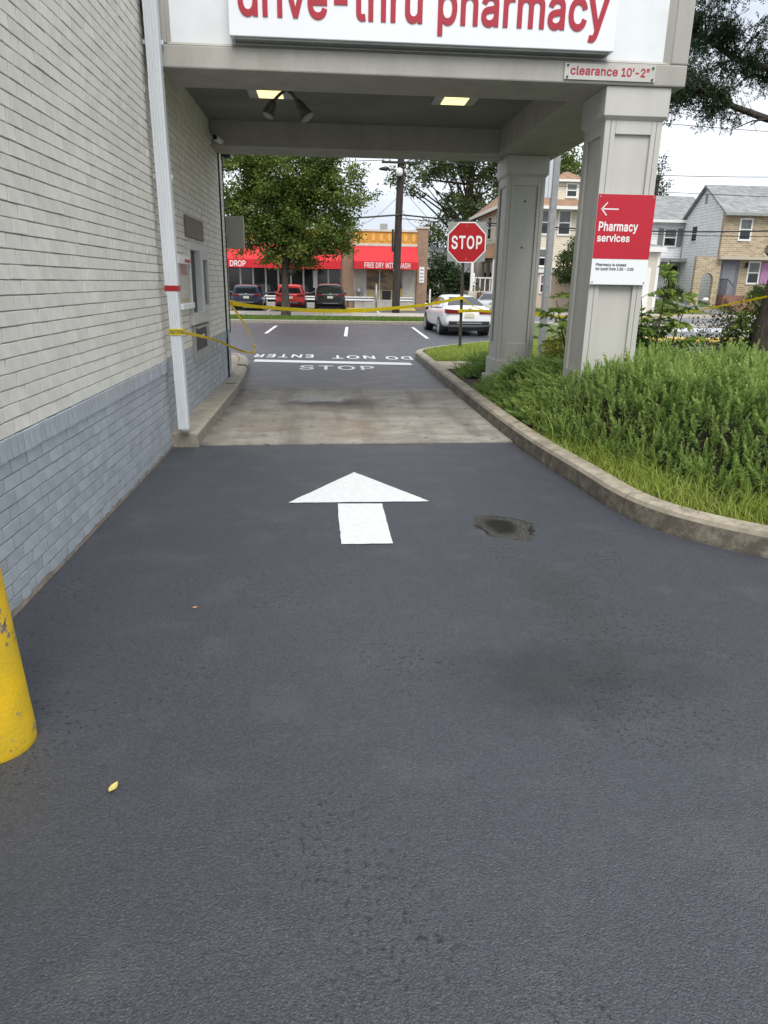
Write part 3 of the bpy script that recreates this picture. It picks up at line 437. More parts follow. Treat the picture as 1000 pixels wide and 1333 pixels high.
def asphalt_material():
    m = bpy.data.materials.new('fresh_sealcoat_asphalt'); m.use_nodes = True
    n, l = N(m); b = n['Principled BSDF']
    vec = n.new('ShaderNodeTexCoord').outputs['Object']
    big = noise(n, l, vec, 0.55, 4); mid = noise(n, l, vec, 3.0, 6); fine = noise(n, l, vec, 150, 4, 0.75)
    warp = noise(n, l, vec, 4.5, 4)
    col = mixc(n, l, ramp(n, l, big.outputs['Fac'], 0.35, 0.65, False), (0.034, 0.040, 0.054), (0.045, 0.052, 0.069))
    col = mixc(n, l, ramp(n, l, mid.outputs['Fac'], 0.50, 0.72, False), col, (0.060, 0.065, 0.078))
    vs_ = n.new('ShaderNodeTexVoronoi'); vs_.inputs['Scale'].default_value = 125; l.new(vec, vs_.inputs['Vector'])
    gr = noise(n, l, vec, 60, 4, 0.85)
    stone = mul(n, l, ramp(n, l, vs_.outputs['Distance'], 0.12, 0.62), ramp(n, l, gr.outputs['Fac'], 0.36, 0.62, False))
    col = mixc(n, l, mul(n, l, stone, 0.7), col, (0.105, 0.112, 0.130))  # glints on the aggregate peaks, put into the colour as lighter centres
    gap = ramp(n, l, vs_.outputs['Distance'], 0.55, 0.85, False)
    col = mixc(n, l, mul(n, l, gap, 0.4), col, (0.020, 0.022, 0.028))
    # pores where the sealer did not fill the aggregate
    pore = noise(n, l, vec, 42, 5, 0.8); area = noise(n, l, vec, 1.1, 4)
    pf = mul(n, l, ramp(n, l, pore.outputs['Fac'], 0.575, 0.62, False), ramp(n, l, area.outputs['Fac'], 0.47, 0.62, False))
    col = mixc(n, l, pf, col, (0.007, 0.0075, 0.009))
    # broad soft dark patch, then drip stains with shapes of their own
    d1 = ramp(n, l, ell(n, l, vec, 0.98, 2.42, 0.62, 0.34, 0.15, warp.outputs['Color'], 0.5), 0.15, 1.25)
    d2 = ramp(n, l, ell(n, l, vec, 1.15, 3.15, 0.22, 0.62, 0.1, warp.outputs['Color'], 0.35), 0.1, 1.3)
    col = mixc(n, l, mul(n, l, d1, 0.5), col, (0.022, 0.021, 0.021))
    col = mixc(n, l, mul(n, l, d2, 0.5), col, (0.030, 0.028, 0.027))
    wet = ell(n, l, vec, 1.118, 4.23, 0.195, 0.27, 0.35, warp.outputs['Color'], 0.20)
    wet2 = ell(n, l, vec, 1.09, 4.25, 0.115, 0.175, 0.3, warp.outputs['Color'], 0.14)
    rim = mul(n, l, ramp(n, l, wet, 0.90, 1.02), mul(n, l, ramp(n, l, wet, 0.80, 0.92, False), ramp(n, l, mid.outputs['Fac'], 0.42, 0.6, False))); wm = ramp(n, l, wet, 0.94, 1.01); wi = ramp(n, l, wet2, 0.55, 1.2)
    speck = ramp(n, l, noise(n, l, vec, 75, 4, 0.8).outputs['Fac'], 0.50, 0.60, False)
    wetc = mixc(n, l, speck, (0.04, 0.04, 0.038), (0.15, 0.145, 0.132))
    col = mixc(n, l, wm, col, wetc); col = mixc(n, l, rim, col, (0.012, 0.012, 0.011)); col = mixc(n, l, wi, col, (0.007, 0.007, 0.0065))
    l.new(col, b.inputs['Base Color'])
    ro = mixf(n, l, ramp(n, l, mid.outputs['Fac'], 0.35, 0.7, False), 0.44, 0.36)
    ro = mixf(n, l, mul(n, l, d1, 0.6), ro, 0.75); ro = mixf(n, l, wm, ro, 0.8); ro = mixf(n, l, wi, ro, 0.45); ro = mixf(n, l, pf, ro, 0.9); l.new(ro, b.inputs['Roughness'])
    l.new(mixf(n, l, d1, mixf(n, l, wm, 0.85, 0.22), 0.52), b.inputs['Specular IOR Level'])
    v = n.new('ShaderNodeTexVoronoi'); v.inputs['Scale'].default_value = 210; l.new(vec, v.inputs['Vector'])
    ad = n.new('ShaderNodeMath'); ad.operation = 'ADD'; l.new(fine.outputs['Fac'], ad.inputs[0]); l.new(mul(n, l, v.outputs['Distance'], -0.6), ad.inputs[1])
    ad2 = n.new('ShaderNodeMath'); ad2.operation = 'ADD'; l.new(ad.outputs[0], ad2.inputs[0]); l.new(mul(n, l, pf, -1.6), ad2.inputs[1])
    bp = n.new('ShaderNodeBump'); bp.inputs['Strength'].default_value = 0.75; bp.inputs['Distance'].default_value = 0.007
    l.new(ad2.outputs[0], bp.inputs['Height'])
    und = noise(n, l, vec, 5.0, 2); bp2 = n.new('ShaderNodeBump'); bp2.inputs['Strength'].default_value = 0.25; bp2.inputs['Distance'].default_value = 0.02
    l.new(und.outputs['Fac'], bp2.inputs['Height']); l.new(bp.outputs[0], bp2.inputs['Normal'])
    l.new(bp2.outputs[0], b.inputs['Normal'])
    return m
M['asphalt'] = asphalt_material()

def slab_material():
    m = bpy.data.materials.new('stained_slab_concrete'); m.use_nodes = True
    n, l = N(m); b = n['Principled BSDF']
    vec = n.new('ShaderNodeTexCoord').outputs['Object']
    mp = n.new('ShaderNodeMapping'); mp.inputs['Scale'].default_value = (0.8, 1.35, 1); l.new(vec, mp.inputs['Vector'])
    st = noise(n, l, mp.outputs[0], 2.2, 7, 0.65); big = noise(n, l, vec, 0.9, 5); fine = noise(n, l, vec, 45, 4, 0.7); warp = noise(n, l, vec, 3.5, 4)
    col = mixc(n, l, ramp(n, l, st.outputs['Fac'], 0.3, 0.72, False), (0.22, 0.208, 0.185), (0.40, 0.38, 0.335))
    col = mixc(n, l, mul(n, l, ramp(n, l, big.outputs['Fac'], 0.45, 0.7, False), 0.6), col, (0.21, 0.165, 0.12))
    col = mixc(n, l, mul(n, l, ramp(n, l, fine.outputs['Fac'], 0.55, 0.75, False), 0.5), col, (0.09, 0.083, 0.072))
    halo = ramp(n, l, ell(n, l, vec, 0.05, 9.1, 0.78, 0.5, 0, warp.outputs['Color'], 0.45), 0.25, 1.1)
    col = mixc(n, l, mul(n, l, halo, 0.8), col, (0.035, 0.033, 0.030))
    pud = ramp(n, l, ell(n, l, vec, -0.12, 9.42, 0.46, 0.30, 0.05, warp.outputs['Color'], 0.75), 0.35, 1.1)
    col = mixc(n, l, pud, col, (0.24, 0.245, 0.245))  # wet reflection of the puddle, put into the colour as pale grey
    spot = noise(n, l, vec, 7, 6, 0.7); col = mixc(n, l, mul(n, l, ramp(n, l, spot.outputs['Fac'], 0.57, 0.68, False), 0.75), col, (0.06, 0.054, 0.045))
    trk = n.new('ShaderNodeTexNoise'); trk.inputs['Scale'].default_value = 1.0; mp3 = n.new('ShaderNodeMapping'); mp3.inputs['Scale'].default_value = (3.2, 0.35, 1); l.new(vec, mp3.inputs['Vector']); l.new(mp3.outputs[0], trk.inputs['Vector']); trk.inputs['Detail'].default_value = 5
    col = mixc(n, l, mul(n, l, ramp(n, l, trk.outputs['Fac'], 0.45, 0.68, False), 0.55), col, (0.11, 0.10, 0.085))
    edge = n.new('ShaderNodeSeparateXYZ'); l.new(vec, edge.inputs[0])
    e1 = ramp(n, l, edge.outputs['X'], -1.27, -0.95)
    col = mixc(n, l, mul(n, l, e1, mul(n, l, ramp(n, l, st.outputs['Fac'], 0.35, 0.6, False), 0.8)), col, (0.05, 0.042, 0.034))
    e2 = ramp(n, l, ell(n, l, vec, 0.25, 7.6, 0.45, 0.75, 0.2, warp.outputs['Color'], 0.6), 0.2, 1.2)
    col = mixc(n, l, mul(n, l, e2, 0.35), col, (0.20, 0.135, 0.075))
    l.new(col, b.inputs['Base Color'])
    l.new(mixf(n, l, pud, 0.85, 0.32), b.inputs['Roughness'])
    bp = n.new('ShaderNodeBump'); bp.inputs['Strength'].default_value = 0.45; bp.inputs['Distance'].default_value = 0.006
    l.new(fine.outputs['Fac'], bp.inputs['Height']); l.new(bp.outputs[0], b.inputs['Normal'])
    return m
M['slab'] = slab_material()

def kerb_material(name, top, face, stain):
    m = bpy.data.materials.new(name); m.use_nodes = True
    n, l = N(m); b = n['Principled BSDF']; b.inputs['Roughness'].default_value = 0.9
    vec = n.new('ShaderNodeTexCoord').outputs['Object']
    st = noise(n, l, vec, 9, 9, 0.75); big = noise(n, l, vec, 2.6, 6, 0.7); fine = noise(n, l, vec, 70, 4, 0.7)
    col = mixc(n, l, ramp(n, l, st.outputs['Fac'], 0.38, 0.65, False), face, top)
    col = mixc(n, l, mul(n, l, ramp(n, l, big.outputs['Fac'], 0.48, 0.70, False), 0.45), col, stain)
    # blotchy darker stain over the whole of the upright faces
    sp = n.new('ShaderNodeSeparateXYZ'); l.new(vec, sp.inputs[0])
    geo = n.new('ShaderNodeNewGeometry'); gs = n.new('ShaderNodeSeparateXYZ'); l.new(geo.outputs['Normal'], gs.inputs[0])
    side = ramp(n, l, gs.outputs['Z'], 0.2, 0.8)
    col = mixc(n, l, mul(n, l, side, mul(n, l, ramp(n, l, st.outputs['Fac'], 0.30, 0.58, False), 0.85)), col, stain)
    l.new(col, b.inputs['Base Color'])
    bp = n.new('ShaderNodeBump'); bp.inputs['Strength'].default_value = 0.55; bp.inputs['Distance'].default_value = 0.008
    l.new(fine.outputs['Fac'], bp.inputs['Height']); l.new(bp.outputs[0], b.inputs['Normal'])
    return m
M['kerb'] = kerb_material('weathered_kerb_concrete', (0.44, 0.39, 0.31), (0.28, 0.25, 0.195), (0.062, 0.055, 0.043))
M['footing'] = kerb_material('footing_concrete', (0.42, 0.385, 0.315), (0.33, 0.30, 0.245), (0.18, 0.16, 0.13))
M['walk'] = mat('pinkish_walk_concrete', (0.44, 0.36, 0.28), (0.36, 0.30, 0.235), 3, 0.9, 0.3, 60)
M['pave'] = mat('pale_sidewalk', (0.46, 0.415, 0.365), (0.38, 0.35, 0.31), 1.5, 0.9, 0.2, 40)
M['road'] = mat('grey_street_asphalt', (0.15, 0.152, 0.158), (0.19, 0.19, 0.195), 0.8, 0.85, 0.2, 60)
M['old_asphalt'] = mat('old_asphalt', (0.085, 0.085, 0.088), (0.12, 0.12, 0.12), 0.8, 0.85, 0.2, 60)
M['line_paint'] = mat('white_road_paint', (0.74, 0.76, 0.77), (0.62, 0.64, 0.65), 22, 0.6, 0.35, 110, lo=0.25, hi=0.6, bdist=0.004)
M['yellow_paint'] = mat('yellow_kerb_paint', (0.62, 0.45, 0.08), (0.48, 0.36, 0.10), 4, 0.7)

# ------------------------------------------------------------------ ground, lot, slab
def gz(y):
    if y < 16: return 0.0
    if y > 24: return -0.3
    t = (y - 16) / 8; return -0.3 * t * t * (3 - 2 * t)
gnd = MB().quad((-900, -900, -0.62), (900, -900, -0.62), (900, 900, -0.62), (-900, 900, -0.62)).build('ground', 'verge'); struct(gnd)
mb = MB(); ys = [-14, 0, 8, 16, 17, 18, 19, 20, 21, 22, 23, 24, 33.3]
for a, b_ in zip(ys, ys[1:]): mb.quad((-40, a, gz(a)), (34, a, gz(a)), (34, b_, gz(b_)), (-40, b_, gz(b_)))
lot = mb.build('asphalt_lot', 'asphalt'); struct(lot)
mb = MB(); r_ = random.Random(3)
front = [(-1.30 + 3.3 * i / 26, 6.615 + 0.012 * r_.random() + 0.155 * i / 26) for i in range(27)]
back = [(2.0 - 3.4 * i / 20, 10.40 - 0.16 * i / 20 + 0.008 * r_.random()) for i in range(21)]
pts = front + back
mb.add([(x, y, 0.012) for x, y in pts] + [(x, y, -0.1) for x, y in pts], [tuple(range(len(pts)))] + [(i, len(pts) + i, len(pts) + (i + 1) % len(pts), (i + 1) % len(pts)) for i in range(len(pts))])
slab = mb.build('concrete_slab', 'slab'); struct(slab)
for a, b_ in ():
    MB().box(-1.25, 1.78, a, b_, 0.0, 0.0145).build('joint', mat('slab_joint', (0.07, 0.06, 0.05), rough=0.9), slab)

def mark(name, pts, z=0.004, m='line_paint'):
    mb = MB(); n_ = len(pts)
    mb.add([(x, y, gz(y) + z) for x, y in pts], [tuple(range(n_))]); o = mb.build(name, m, lot); return o
def edge_noise(pts, step=0.06, amp=0.006, seed=1):
    q = random.Random(seed); out = []
    for i, p in enumerate(pts):
        a = Vector(p); b_ = Vector(pts[(i + 1) % len(pts)]); k = max(1, int((b_ - a).length / step))
        for j in range(k):
            c = a.lerp(b_, j / k); out.append((c.x + (q.random() - .5) * amp, c.y + (q.random() - .5) * amp))
    return out
mark('arrow_head', edge_noise([(-0.297, 4.784), (0.705, 4.797), (0.195, 5.624)], seed=2))
mark('arrow_shaft', edge_noise([(0.065, 3.945), (0.368, 3.948), (0.362, 4.751), (0.053, 4.755), (0.050, 4.45), (0.060, 4.15)], seed=3))
mark('stop_line', [(-1.46, 14.00), (1.58, 13.62), (1.58, 14.02), (-1.46, 14.42)])
for nm, s_, x0, x1, y0, y1, flip in (('lettering', 'STOP', -0.54, 0.82, 12.75, 13.42, False), ('lettering', 'DO', 1.17, 1.72, 14.62, 15.28, True),
                                     ('lettering', 'NOT', 0.06, 0.95, 14.72, 15.38, True), ('lettering', 'ENTER', -1.56, -0.33, 14.86, 15.5, True)):
    o = link(nm, text_mesh(s_, x1 - x0, y1 - y0, bold=0.012, spacing=1.12), 'line_paint', lot)
    if flip: o.location = (x1, y1, 0.004); o.rotation_euler = (0, 0, math.pi)
    else: o.location = (x0, y0, 0.004)
    o['label'] = 'white painted word %s on the asphalt%s' % (s_, ', facing oncoming cars' if flip else '')
for x0, x1, y0, y1 in ((-2.26, -2.21, 26.3, 31.0), (0.57, 0.75, 25.3, 30.7), (3.36, 3.56, 24.7, 31.1)):
    mark('parking_line', [(x0 - .06, y0), (x0 + .06, y0), (x1 + .06, y1), (x1 - .06, y1)])

# far kerb of the lot, verge, sidewalk, neighbour's lot, street, lawns
fk = MB().box(-40, 7.2, 33.0, 33.2, -0.5, -0.16).build('far_kerb', 'footing', None, 0.02); struct(fk)
vg = MB(); vg.quad((-40, 33.2, -0.17), (7.2, 33.2, -0.17), (7.2, 37.2, -0.18), (-40, 37.2, -0.18)); struct(vg.build('grass_verge', 'verge'))
vg = MB(); vg.quad((-40, 37.2, -0.185), (7.2, 37.2, -0.185), (7.2, 38.8, -0.185), (-40, 38.8, -0.185)); struct(vg.build('dirt_path', mat('grey_dirt', (0.22, 0.20, 0.17), (0.16, 0.15, 0.13), 3, 0.95)))
sw = thing('sidewalk', '', '', (0, 0, 0)); del sw['label']; del sw['category']; struct(sw)
k = 0
for i in range(34):
    x = -40 + i * 1.42
    MB().box(x, x + 1.40, 38.8, 43.0, -0.4, -0.172 - 0.004 * (i % 3)).build('paving_slab', 'pave', sw)
struct(MB().quad((-40, 43.0, -0.2), (7.2, 43.0, -0.2), (7.2, 50.4, -0.2), (-40, 50.4, -0.2)).build('neighbour_lot', 'old_asphalt'))
for x in (-6.2, -3.62, -1.12, 1.45, 3.0):
    MB().add([(x - .06, 43.2, -0.196), (x + .06, 43.2, -0.196), (x + .06, 47.5, -0.196), (x - .06, 47.5, -0.196)], [(0, 1, 2, 3)]).build('parking_line', 'line_paint', bpy.data.objects['neighbour_lot'])
# street on the right and the sloping front lawns behind it
st = MB().box(7.2, 70, 34.6, 45.0, -0.7, -0.32).build('street', 'road'); struct(st)
MB().box(11, 40, 35.3, 35.7, -0.32, -0.314).build('edge_line', 'line_paint', st)
struct(MB().box(7.2, 70, 34.0, 34.6, -0.7, -0.18).build('street_kerb', 'pave'))
struct(MB().box(7.2, 70, 45.0, 46.6, -0.7, -0.15).build('far_sidewalk', 'pave'))
lw = MB()
for x0, x1, za, zb in ((7.2, 20, -0.14, 0.28), (20, 70, -0.14, 0.62)):
    lw.quad((x0, 46.6, za), (x1, 46.6, za), (x1, 51.5, zb), (x0, 51.5, zb)); lw.quad((x0, 51.5, zb), (x1, 51.5, zb), (x1, 90, zb), (x0, 90, zb))
    lw.quad((x0, 46.6, za), (x0, 51.5, zb), (x0, 51.5, -.7), (x0, 46.6, -.7))
struct(lw.build('front_lawns', 'lawn'))
struct(MB().quad((25.2, 46.7, -0.11), (26.6, 46.7, -0.11), (25.4, 51.3, 0.635), (23.6, 51.3, 0.635)).build('driveway', 'road'))
struct(MB().quad((30.4, 46.7, -0.11), (31.2, 46.7, -0.11), (29.2, 51.3, 0.635), (28.4, 51.3, 0.635)).build('front_path', 'pave'))
# grass beyond the island, right of the lot
struct(MB().box(7.2, 10.2, 20.3, 34.0, -0.7, -0.19).build('side_lawn', 'lawn'))
struct(MB().box(10.2, 70, 20.3, 34.0, -0.7, -0.288).build('side_drive', 'road'))
struct(MB().box(10.6, 40, 24.2, 24.75, -0.5, -0.155).build('yellow_kerb', 'yellow_paint', None, .02))
struct(MB().box(11.5, 40, 30.0, 32.6, -0.5, -0.27).build('crossing_strip', mat('pale_concrete_strip', (.52, .53, .55), (.45, .46, .48), 1.2, .8)))
struct(MB().box(4.2, 70, 18.9, 20.3, -0.7, -0.03).build('side_path', 'old_asphalt'))

# ------------------------------------------------------------------ right kerb, planting bed, small lawn
KL = [(1.773, 14.6), (1.772, 13.0), (1.77, 11.2), (1.77, 9.48), (1.78, 8.0), (1.80, 6.9), (1.825, 6.3), (1.865, 5.75), (1.905, 5.3), (1.93, 4.95), (1.955, 4.62),
      (2.02, 4.32), (2.14, 4.06), (2.32, 3.83), (2.55, 3.62), (2.9, 3.38), (3.4, 3.12), (4.2, 2.85), (5.5, 2.6), (8, 2.4), (14, 2.3)]
def smooth_path(P, k=6):
    P = [Vector((*p, 0)) for p in P]; out = []
    for i in range(len(P) - 1):
        p0, p1, p2, p3 = P[max(i - 1, 0)], P[i], P[i + 1], P[min(i + 2, len(P) - 1)]
        for j in range(k):
            t = j / k
            out.append(0.5 * ((2 * p1) + (-p0 + p2) * t + (2 * p0 - 5 * p1 + 4 * p2 - p3) * t * t + (-p0 + 3 * p1 - 3 * p2 + p3) * t ** 3))
    out.append(P[-1]); return [(p.x, p.y) for p in out]
KP = smooth_path(KL)
KW = 0.155
# profile: travelling from far to near the bed lies on the left, so offsets are negative
kprof = [(0.0, -0.12), (0.0, 0.02), (-0.012, 0.118), (-0.03, 0.142), (-0.06, 0.150), (-KW, 0.150), (-KW, -0.12)]
kerb = MB().sweep([(-0.02, -0.15), (-0.02, 0.10), (-KW + 0.02, 0.10), (-KW + 0.02, -0.15)], KP).build('kerb', 'kerb'); struct(kerb)
segs, cur, acc, lim = [], [KP[0]], 0.0, 0
lims = [2.9, 3.0, 2.35, 1.55, 1.45, 2.5, 3, 3, 3, 3, 3]
for p in KP[1:]:
    acc += (Vector(p) - Vector(cur[-1])).length; cur.append(p)
    if acc >= lims[min(lim, 10)]: segs.append(cur); cur = [p]; acc = 0; lim += 1
if len(cur) > 1: segs.append(cur)
for sg in segs:
    a = Vector(sg[0]); b_ = Vector(sg[1]); d = (b_ - a).normalized() * 0.005
    c = Vector(sg[-1]); e = (c - Vector(sg[-2])).normalized() * 0.005
    q = [tuple(a + d)] + sg[1:-1] + [tuple(c - e)]
    o = MB().sweep(kprof, q).build('kerb_stone', 'kerb', kerb, smooth=False)
# far rounded nose of the kerb round the small lawn
NP = smooth_path([(1.773, 14.6), (1.79, 15.0), (1.92, 15.45), (2.3, 16.1), (3.2, 17.3), (4.4, 18.7), (6.0, 19.6), (9, 20.2)])
nk = MB().sweep([(0.0, -0.4), (0.0, 0.12), (0.03, 0.147), (KW, 0.15), (KW, -0.4)], [(x, y, gz(y) * 0.5) for x, y in NP]).build('kerb_stone', 'kerb', kerb)
def bed_z(x, y):
    return 0.12
bedpts = [(x + 0.1 * 0, y) for x, y in KP if True]
inner = [(x + (0.10 if y > 5 else 0.06), y + (0.0 if y > 5 else 0.1)) for x, y in KP]
poly = [p for p in inner if p[1] <= 11.9]
poly = [(1.86, 11.9)] + poly + [(14, 11.9)]
bed = MB().add([(x, y, 0.105) for x, y in poly], [tuple(range(len(poly)))]).build('planting_bed', 'mulch'); struct(bed)
struct(MB().box(1.945, 3.6, 11.9, 13.1, -0.2, 0.135).build('concrete_pad', 'walk'))
lawn_poly = [(1.94, 13.1), (1.94, 14.6), (1.98, 15.0), (2.12, 15.4), (2.5, 15.98), (3.4, 17.15), (4.6, 18.55), (6.2, 19.45), (30, 19.6), (30, 11.9), (3.6, 11.9), (3.6, 13.1)]
sl = MB().add([(x, y, 0.125 + (gz(y) * 0.5)) for x, y in lawn_poly], [tuple(range(len(lawn_poly)))]).build('small_lawn', 'lawn'); struct(sl)

# ------------------------------------------------------------------ left footing and walk along the building
ft = MB().sweep([(0, -0.1), (0, 0.125), (-0.02, 0.15), (-0.25, 0.15), (-0.25, -0.1)][::-1], [(-1.228, 6.57), (-1.255, 9.93)]).build('wall_footing', 'footing'); 
struct(ft)
bpy.data.objects.remove(ft, do_unlink=True)
ft = thing('wall_footing', '', ''); del ft['label']; del ft['category']; struct(ft)
for y0, y1 in ((6.57, 8.05), (8.06, 8.9), (8.91, 9.95)):
    x0 = -1.228 - 0.027 * (y0 - 6.57) / 3.36; x1 = -1.228 - 0.027 * (y1 - 6.57) / 3.36
    mb = MB(); pr = [(-0.27, -0.1), (-0.27, 0.128), (-0.02, 0.126), (0.0, 0.108), (0.012, 0.02), (0.012, -0.1)]
    mb.add([(x0 + a, y0, z) for a, z in pr] + [(x1 + a, y1, z) for a, z in pr], [tuple(range(6)), tuple(range(11, 5, -1))] + [(i, (i + 1) % 6, 6 + (i + 1) % 6, 6 + i) for i in range(6)])
    mb.build('footing_block', 'footing', ft, 0.006)
wk = thing('corner_walk', '', ''); del wk['label']; del wk['category']; struct(wk)
LP = smooth_path([(-1.26, 9.96), (-1.30, 11.0), (-1.38, 12.3), (-1.47, 13.3), (-1.62, 14.0), (-1.95, 14.45), (-2.6, 14.7), (-6, 14.8), (-20, 14.8)])
prof = [(0.0, -0.1), (0.0, 0.10), (-0.03, 0.135), (-0.16, 0.14), (-0.16, -0.1)]
half = [p for p in LP]
def lsweep(P, nm):
    return MB().sweep(prof[::-1], P).build(nm, M['footing'], wk)
# travelling away from the camera, the walk lies on the left: offsets negative
c1 = [p for p in LP if p[1] <= 12.25]; c2 = [p for p in LP if p[1] > 12.27]
lsweep(c1, 'kerb_stone'); lsweep(c2, 'kerb_stone')
def off(P, d):
    out = []
    for i, p in enumerate(P):
        t = Vector(P[min(i + 1, len(P) - 1)]) - Vector(P[max(i - 1, 0)]); t.normalize(); out.append((p[0] - t.y * d, p[1] + t.x * d))
    return out
ip = off(LP, 0.168)
for a, b_ in ((9.9, 11.2), (11.205, 13.0), (13.005, 14.9)):
    q = [p for p in ip if a <= p[1] <= b_ and p[0] > -3.0]
    if a < 13: poly = [(-1.49 if a < 11 else -3.0, a)] + [(q[0][0], a)] + q + [(q[-1][0], b_), (-3.0, b_)]
    else: poly = [(-3.0, a)] + [(q[0][0], a)] + q + [(-3.0, q[-1][1])]
    MB().prism(poly, -0.1, 0.13).build('paving_slab', 'walk', wk)

# ------------------------------------------------------------------ pharmacy building: painted brick
bld = thing('pharmacy_building', 'cream and grey painted brick building wall along the left of the lane', 'building')
COURSE, BL = 0.0677, 0.1815
XN, XF = -1.45, -1.48           # faces of the near and the far (under the canopy) wall
wallN = box('wall', 'mortar_cream', bld, -9.0, XN - 0.008, -7.0, 6.60, 0.69, 4.75)
wallNg = box('wall_base', 'mortar_grey', bld, -9.0, XN - 0.007, -7.0, 6.598, -0.3, 0.70)
wallF = box('wall', 'mortar_cream', bld, -9.0, XF - 0.008, 6.60, 11.10, 0.69, 4.75)
wallFg = box('wall_base', 'mortar_grey', bld, -9.0, XF - 0.007, 6.598, 11.098, -0.3, 0.70)
box('roof_coping', 'canopy', bld, -9.05, -1.40, -7.05, 11.15, 4.752, 4.95)

def brick_geo(L, H, D=0.013, ch=0.0025, q=None, soft=0.0012):
    """front face at x=0, body back to x=-D, y centred, z centred"""
    q = q or random
    j = lambda a: (q.random() - 0.5) * a
    y, z = L / 2, H / 2
    fr = [(j(soft) , sy * (y - ch) + j(soft), sz * (z - ch) + j(soft)) for sy, sz in ((-1, -1), (1, -1), (1, 1), (-1, 1))]
    sd = [(-ch, sy * y + j(soft), sz * z + j(soft)) for sy, sz in ((-1, -1), (1, -1), (1, 1), (-1, 1))]
    bk = [(-D, sy * y, sz * z) for sy, sz in ((-1, -1), (1, -1), (1, 1), (-1, 1))]
    F = [(0, 1, 2, 3)]
    for i in range(4):
        k2 = (i + 1) % 4; F += [(4 + i, 4 + k2, k2, i), (8 + i, 8 + k2, 4 + k2, 4 + i)]
    return fr + sd + bk, F
BJ, HJ = 0.0066, 0.0098
variants = {}
def variant(kind, L, H, m):
    key = (kind, m)
    if key not in variants:
        variants[key] = []
        for i in range(6):
            V, F = brick_geo(L, H, 0.013, 0.0014, random.Random(i * 7 + 1)); mb = MB(); mb.add(V, F)
            me = bpy.data.meshes.new('brick'); me.from_pydata(V, [], F); me.materials.append(M[m]); variants[key].append(me)
    return variants[key]
def vis_ymin(z): return 3.06 + 0.27 * max(0, z - 0.7)
layout = []      # (x, y, z, L, H, material, whole)
qb = random.Random(11)
def courses(xf, ya, yb, z0, n, m, shift=0):
    for c in range(n):
        z = z0 + COURSE * (c + 0.5); o = (BL / 2 if (c + shift) % 2 else 0.0) + qb.uniform(-0.012, 0.012)
        y = ya - o
        while y < yb:
            a, b_ = max(y, ya), min(y + BL, yb)
            half_ = qb.random() < 0.05
            if b_ - a > 0.02:
                if half_ and b_ - a > 0.17:
                    layout.append((xf, a + BL * .25, z, BL * .5 - HJ, COURSE - BJ, m, False)); layout.append((xf, a + BL * .75, z, BL * .5 - HJ, COURSE - BJ, m, False))
                else: layout.append((xf, (a + b_) / 2, z, b_ - a - HJ, COURSE - BJ, m, b_ - a > BL - 0.001))
            y += BL
ZB = 0.69 - COURSE * 10
courses(XN, 0.9, 6.59, ZB - COURSE, 11, 'grey_paint')
courses(XN, 0.9, 6.59, 0.79, 47, 'cream_paint', 1)
courses(XF, 6.605, 11.09, ZB - COURSE, 11, 'grey_paint')
courses(XF, 6.605, 11.09, 0.79, 40, 'cream_paint', 1)
# the rowlock course that caps the grey base
y = 0.9; rows = []
while y < 6.58: rows.append((XN + 0.012, y + 0.034, 0.74, 0.0590, 0.096, 'grey_paint', True)); y += 0.0677
y = 6.605
while y < 11.05: layout.append((XF + 0.006, y + 0.034, 0.74, 0.0590, 0.096, 'grey_paint', False)); y += 0.0677
camp = Vector((0, 0, CAM_H))
def near_key(b): return (Vector((b[0], b[1], b[2])) - camp).length
cand = [b for b in layout if b[6] and b[0] == XN and b[1] > vis_ymin(b[2]) and b[2] < 3.4 and b[2] > 0]
cand.sort(key=near_key)
rvis = [b for b in rows if 3.0 < b[1]]
rsel = rvis[:50]
gsel = [b for b in cand if b[5] == 'grey_paint'][:80]; csel = [b for b in cand if b[5] == 'cream_paint'][:220]
psel = {id(b) for b in gsel + csel + rsel}
for b in gsel + csel + rsel:
    par = wallNg if b[5] == 'grey_paint' else wallN
    kind = 'row' if b in rsel else 'stretch'
    me = qb.choice(variant(kind, b[3], b[4], b[5]))
    o = bpy.data.objects.new('brick', me); COL.objects.link(o); o.parent = par
    o.location = (b[0] + qb.uniform(-0.002, 0.0015), b[1], b[2] + qb.uniform(-0.001, 0.001)); o.rotation_euler = (qb.uniform(-.006, .006), qb.uniform(-.008, .008), qb.uniform(-.006, .006))
for m, pn, pf in (('grey_paint', wallNg, wallFg), ('cream_paint', wallN, wallF)):
    for par, xs in ((pn, (XN, XN + 0.012)), (pf, (XF, XF + 0.006))):
        V, F = [], []
        for b in layout + rows:
            if id(b) in psel or b[5] != m or not any(abs(b[0] - x) < 1e-6 for x in xs): continue
            bv, bf = brick_geo(b[3], b[4], 0.026, 0.0014, qb); o = len(V); dx = qb.uniform(-0.002, 0.0015)
            V += [(b[0] + dx + p[0], b[1] + p[1], b[2] + p[2]) for p in bv]; F += [tuple(i + o for i in f) for f in bf]
        me = bpy.data.meshes.new('brickwork'); me.from_pydata(V, [], F)
        struct(link('brickwork', me, m, par), 'stuff')

mb = MB(); q_ = random.Random(5); N_ = 90        # ragged unpainted strip left where wall meets sealed asphalt
for i in range(N_):
    y0, y1 = 0.9 + 5.69 * i / N_, 0.9 + 5.69 * (i + 1) / N_
    if i == 0: za = 0.02
    zb_ = max(0.006, 0.026 + q_.uniform(-.014, .012)); mb.quad((XN + .0035, y0, -.02), (XN + .0035, y1, -.02), (XN + .0035, y1, zb_), (XN + .0035, y0, za)); za = zb_
mb.build('bare_strip', mat('bare_tan_mortar', (0.36, 0.31, 0.25), (0.20, 0.16, 0.125), 14, .95, .5, 60, detail=8), wallNg)
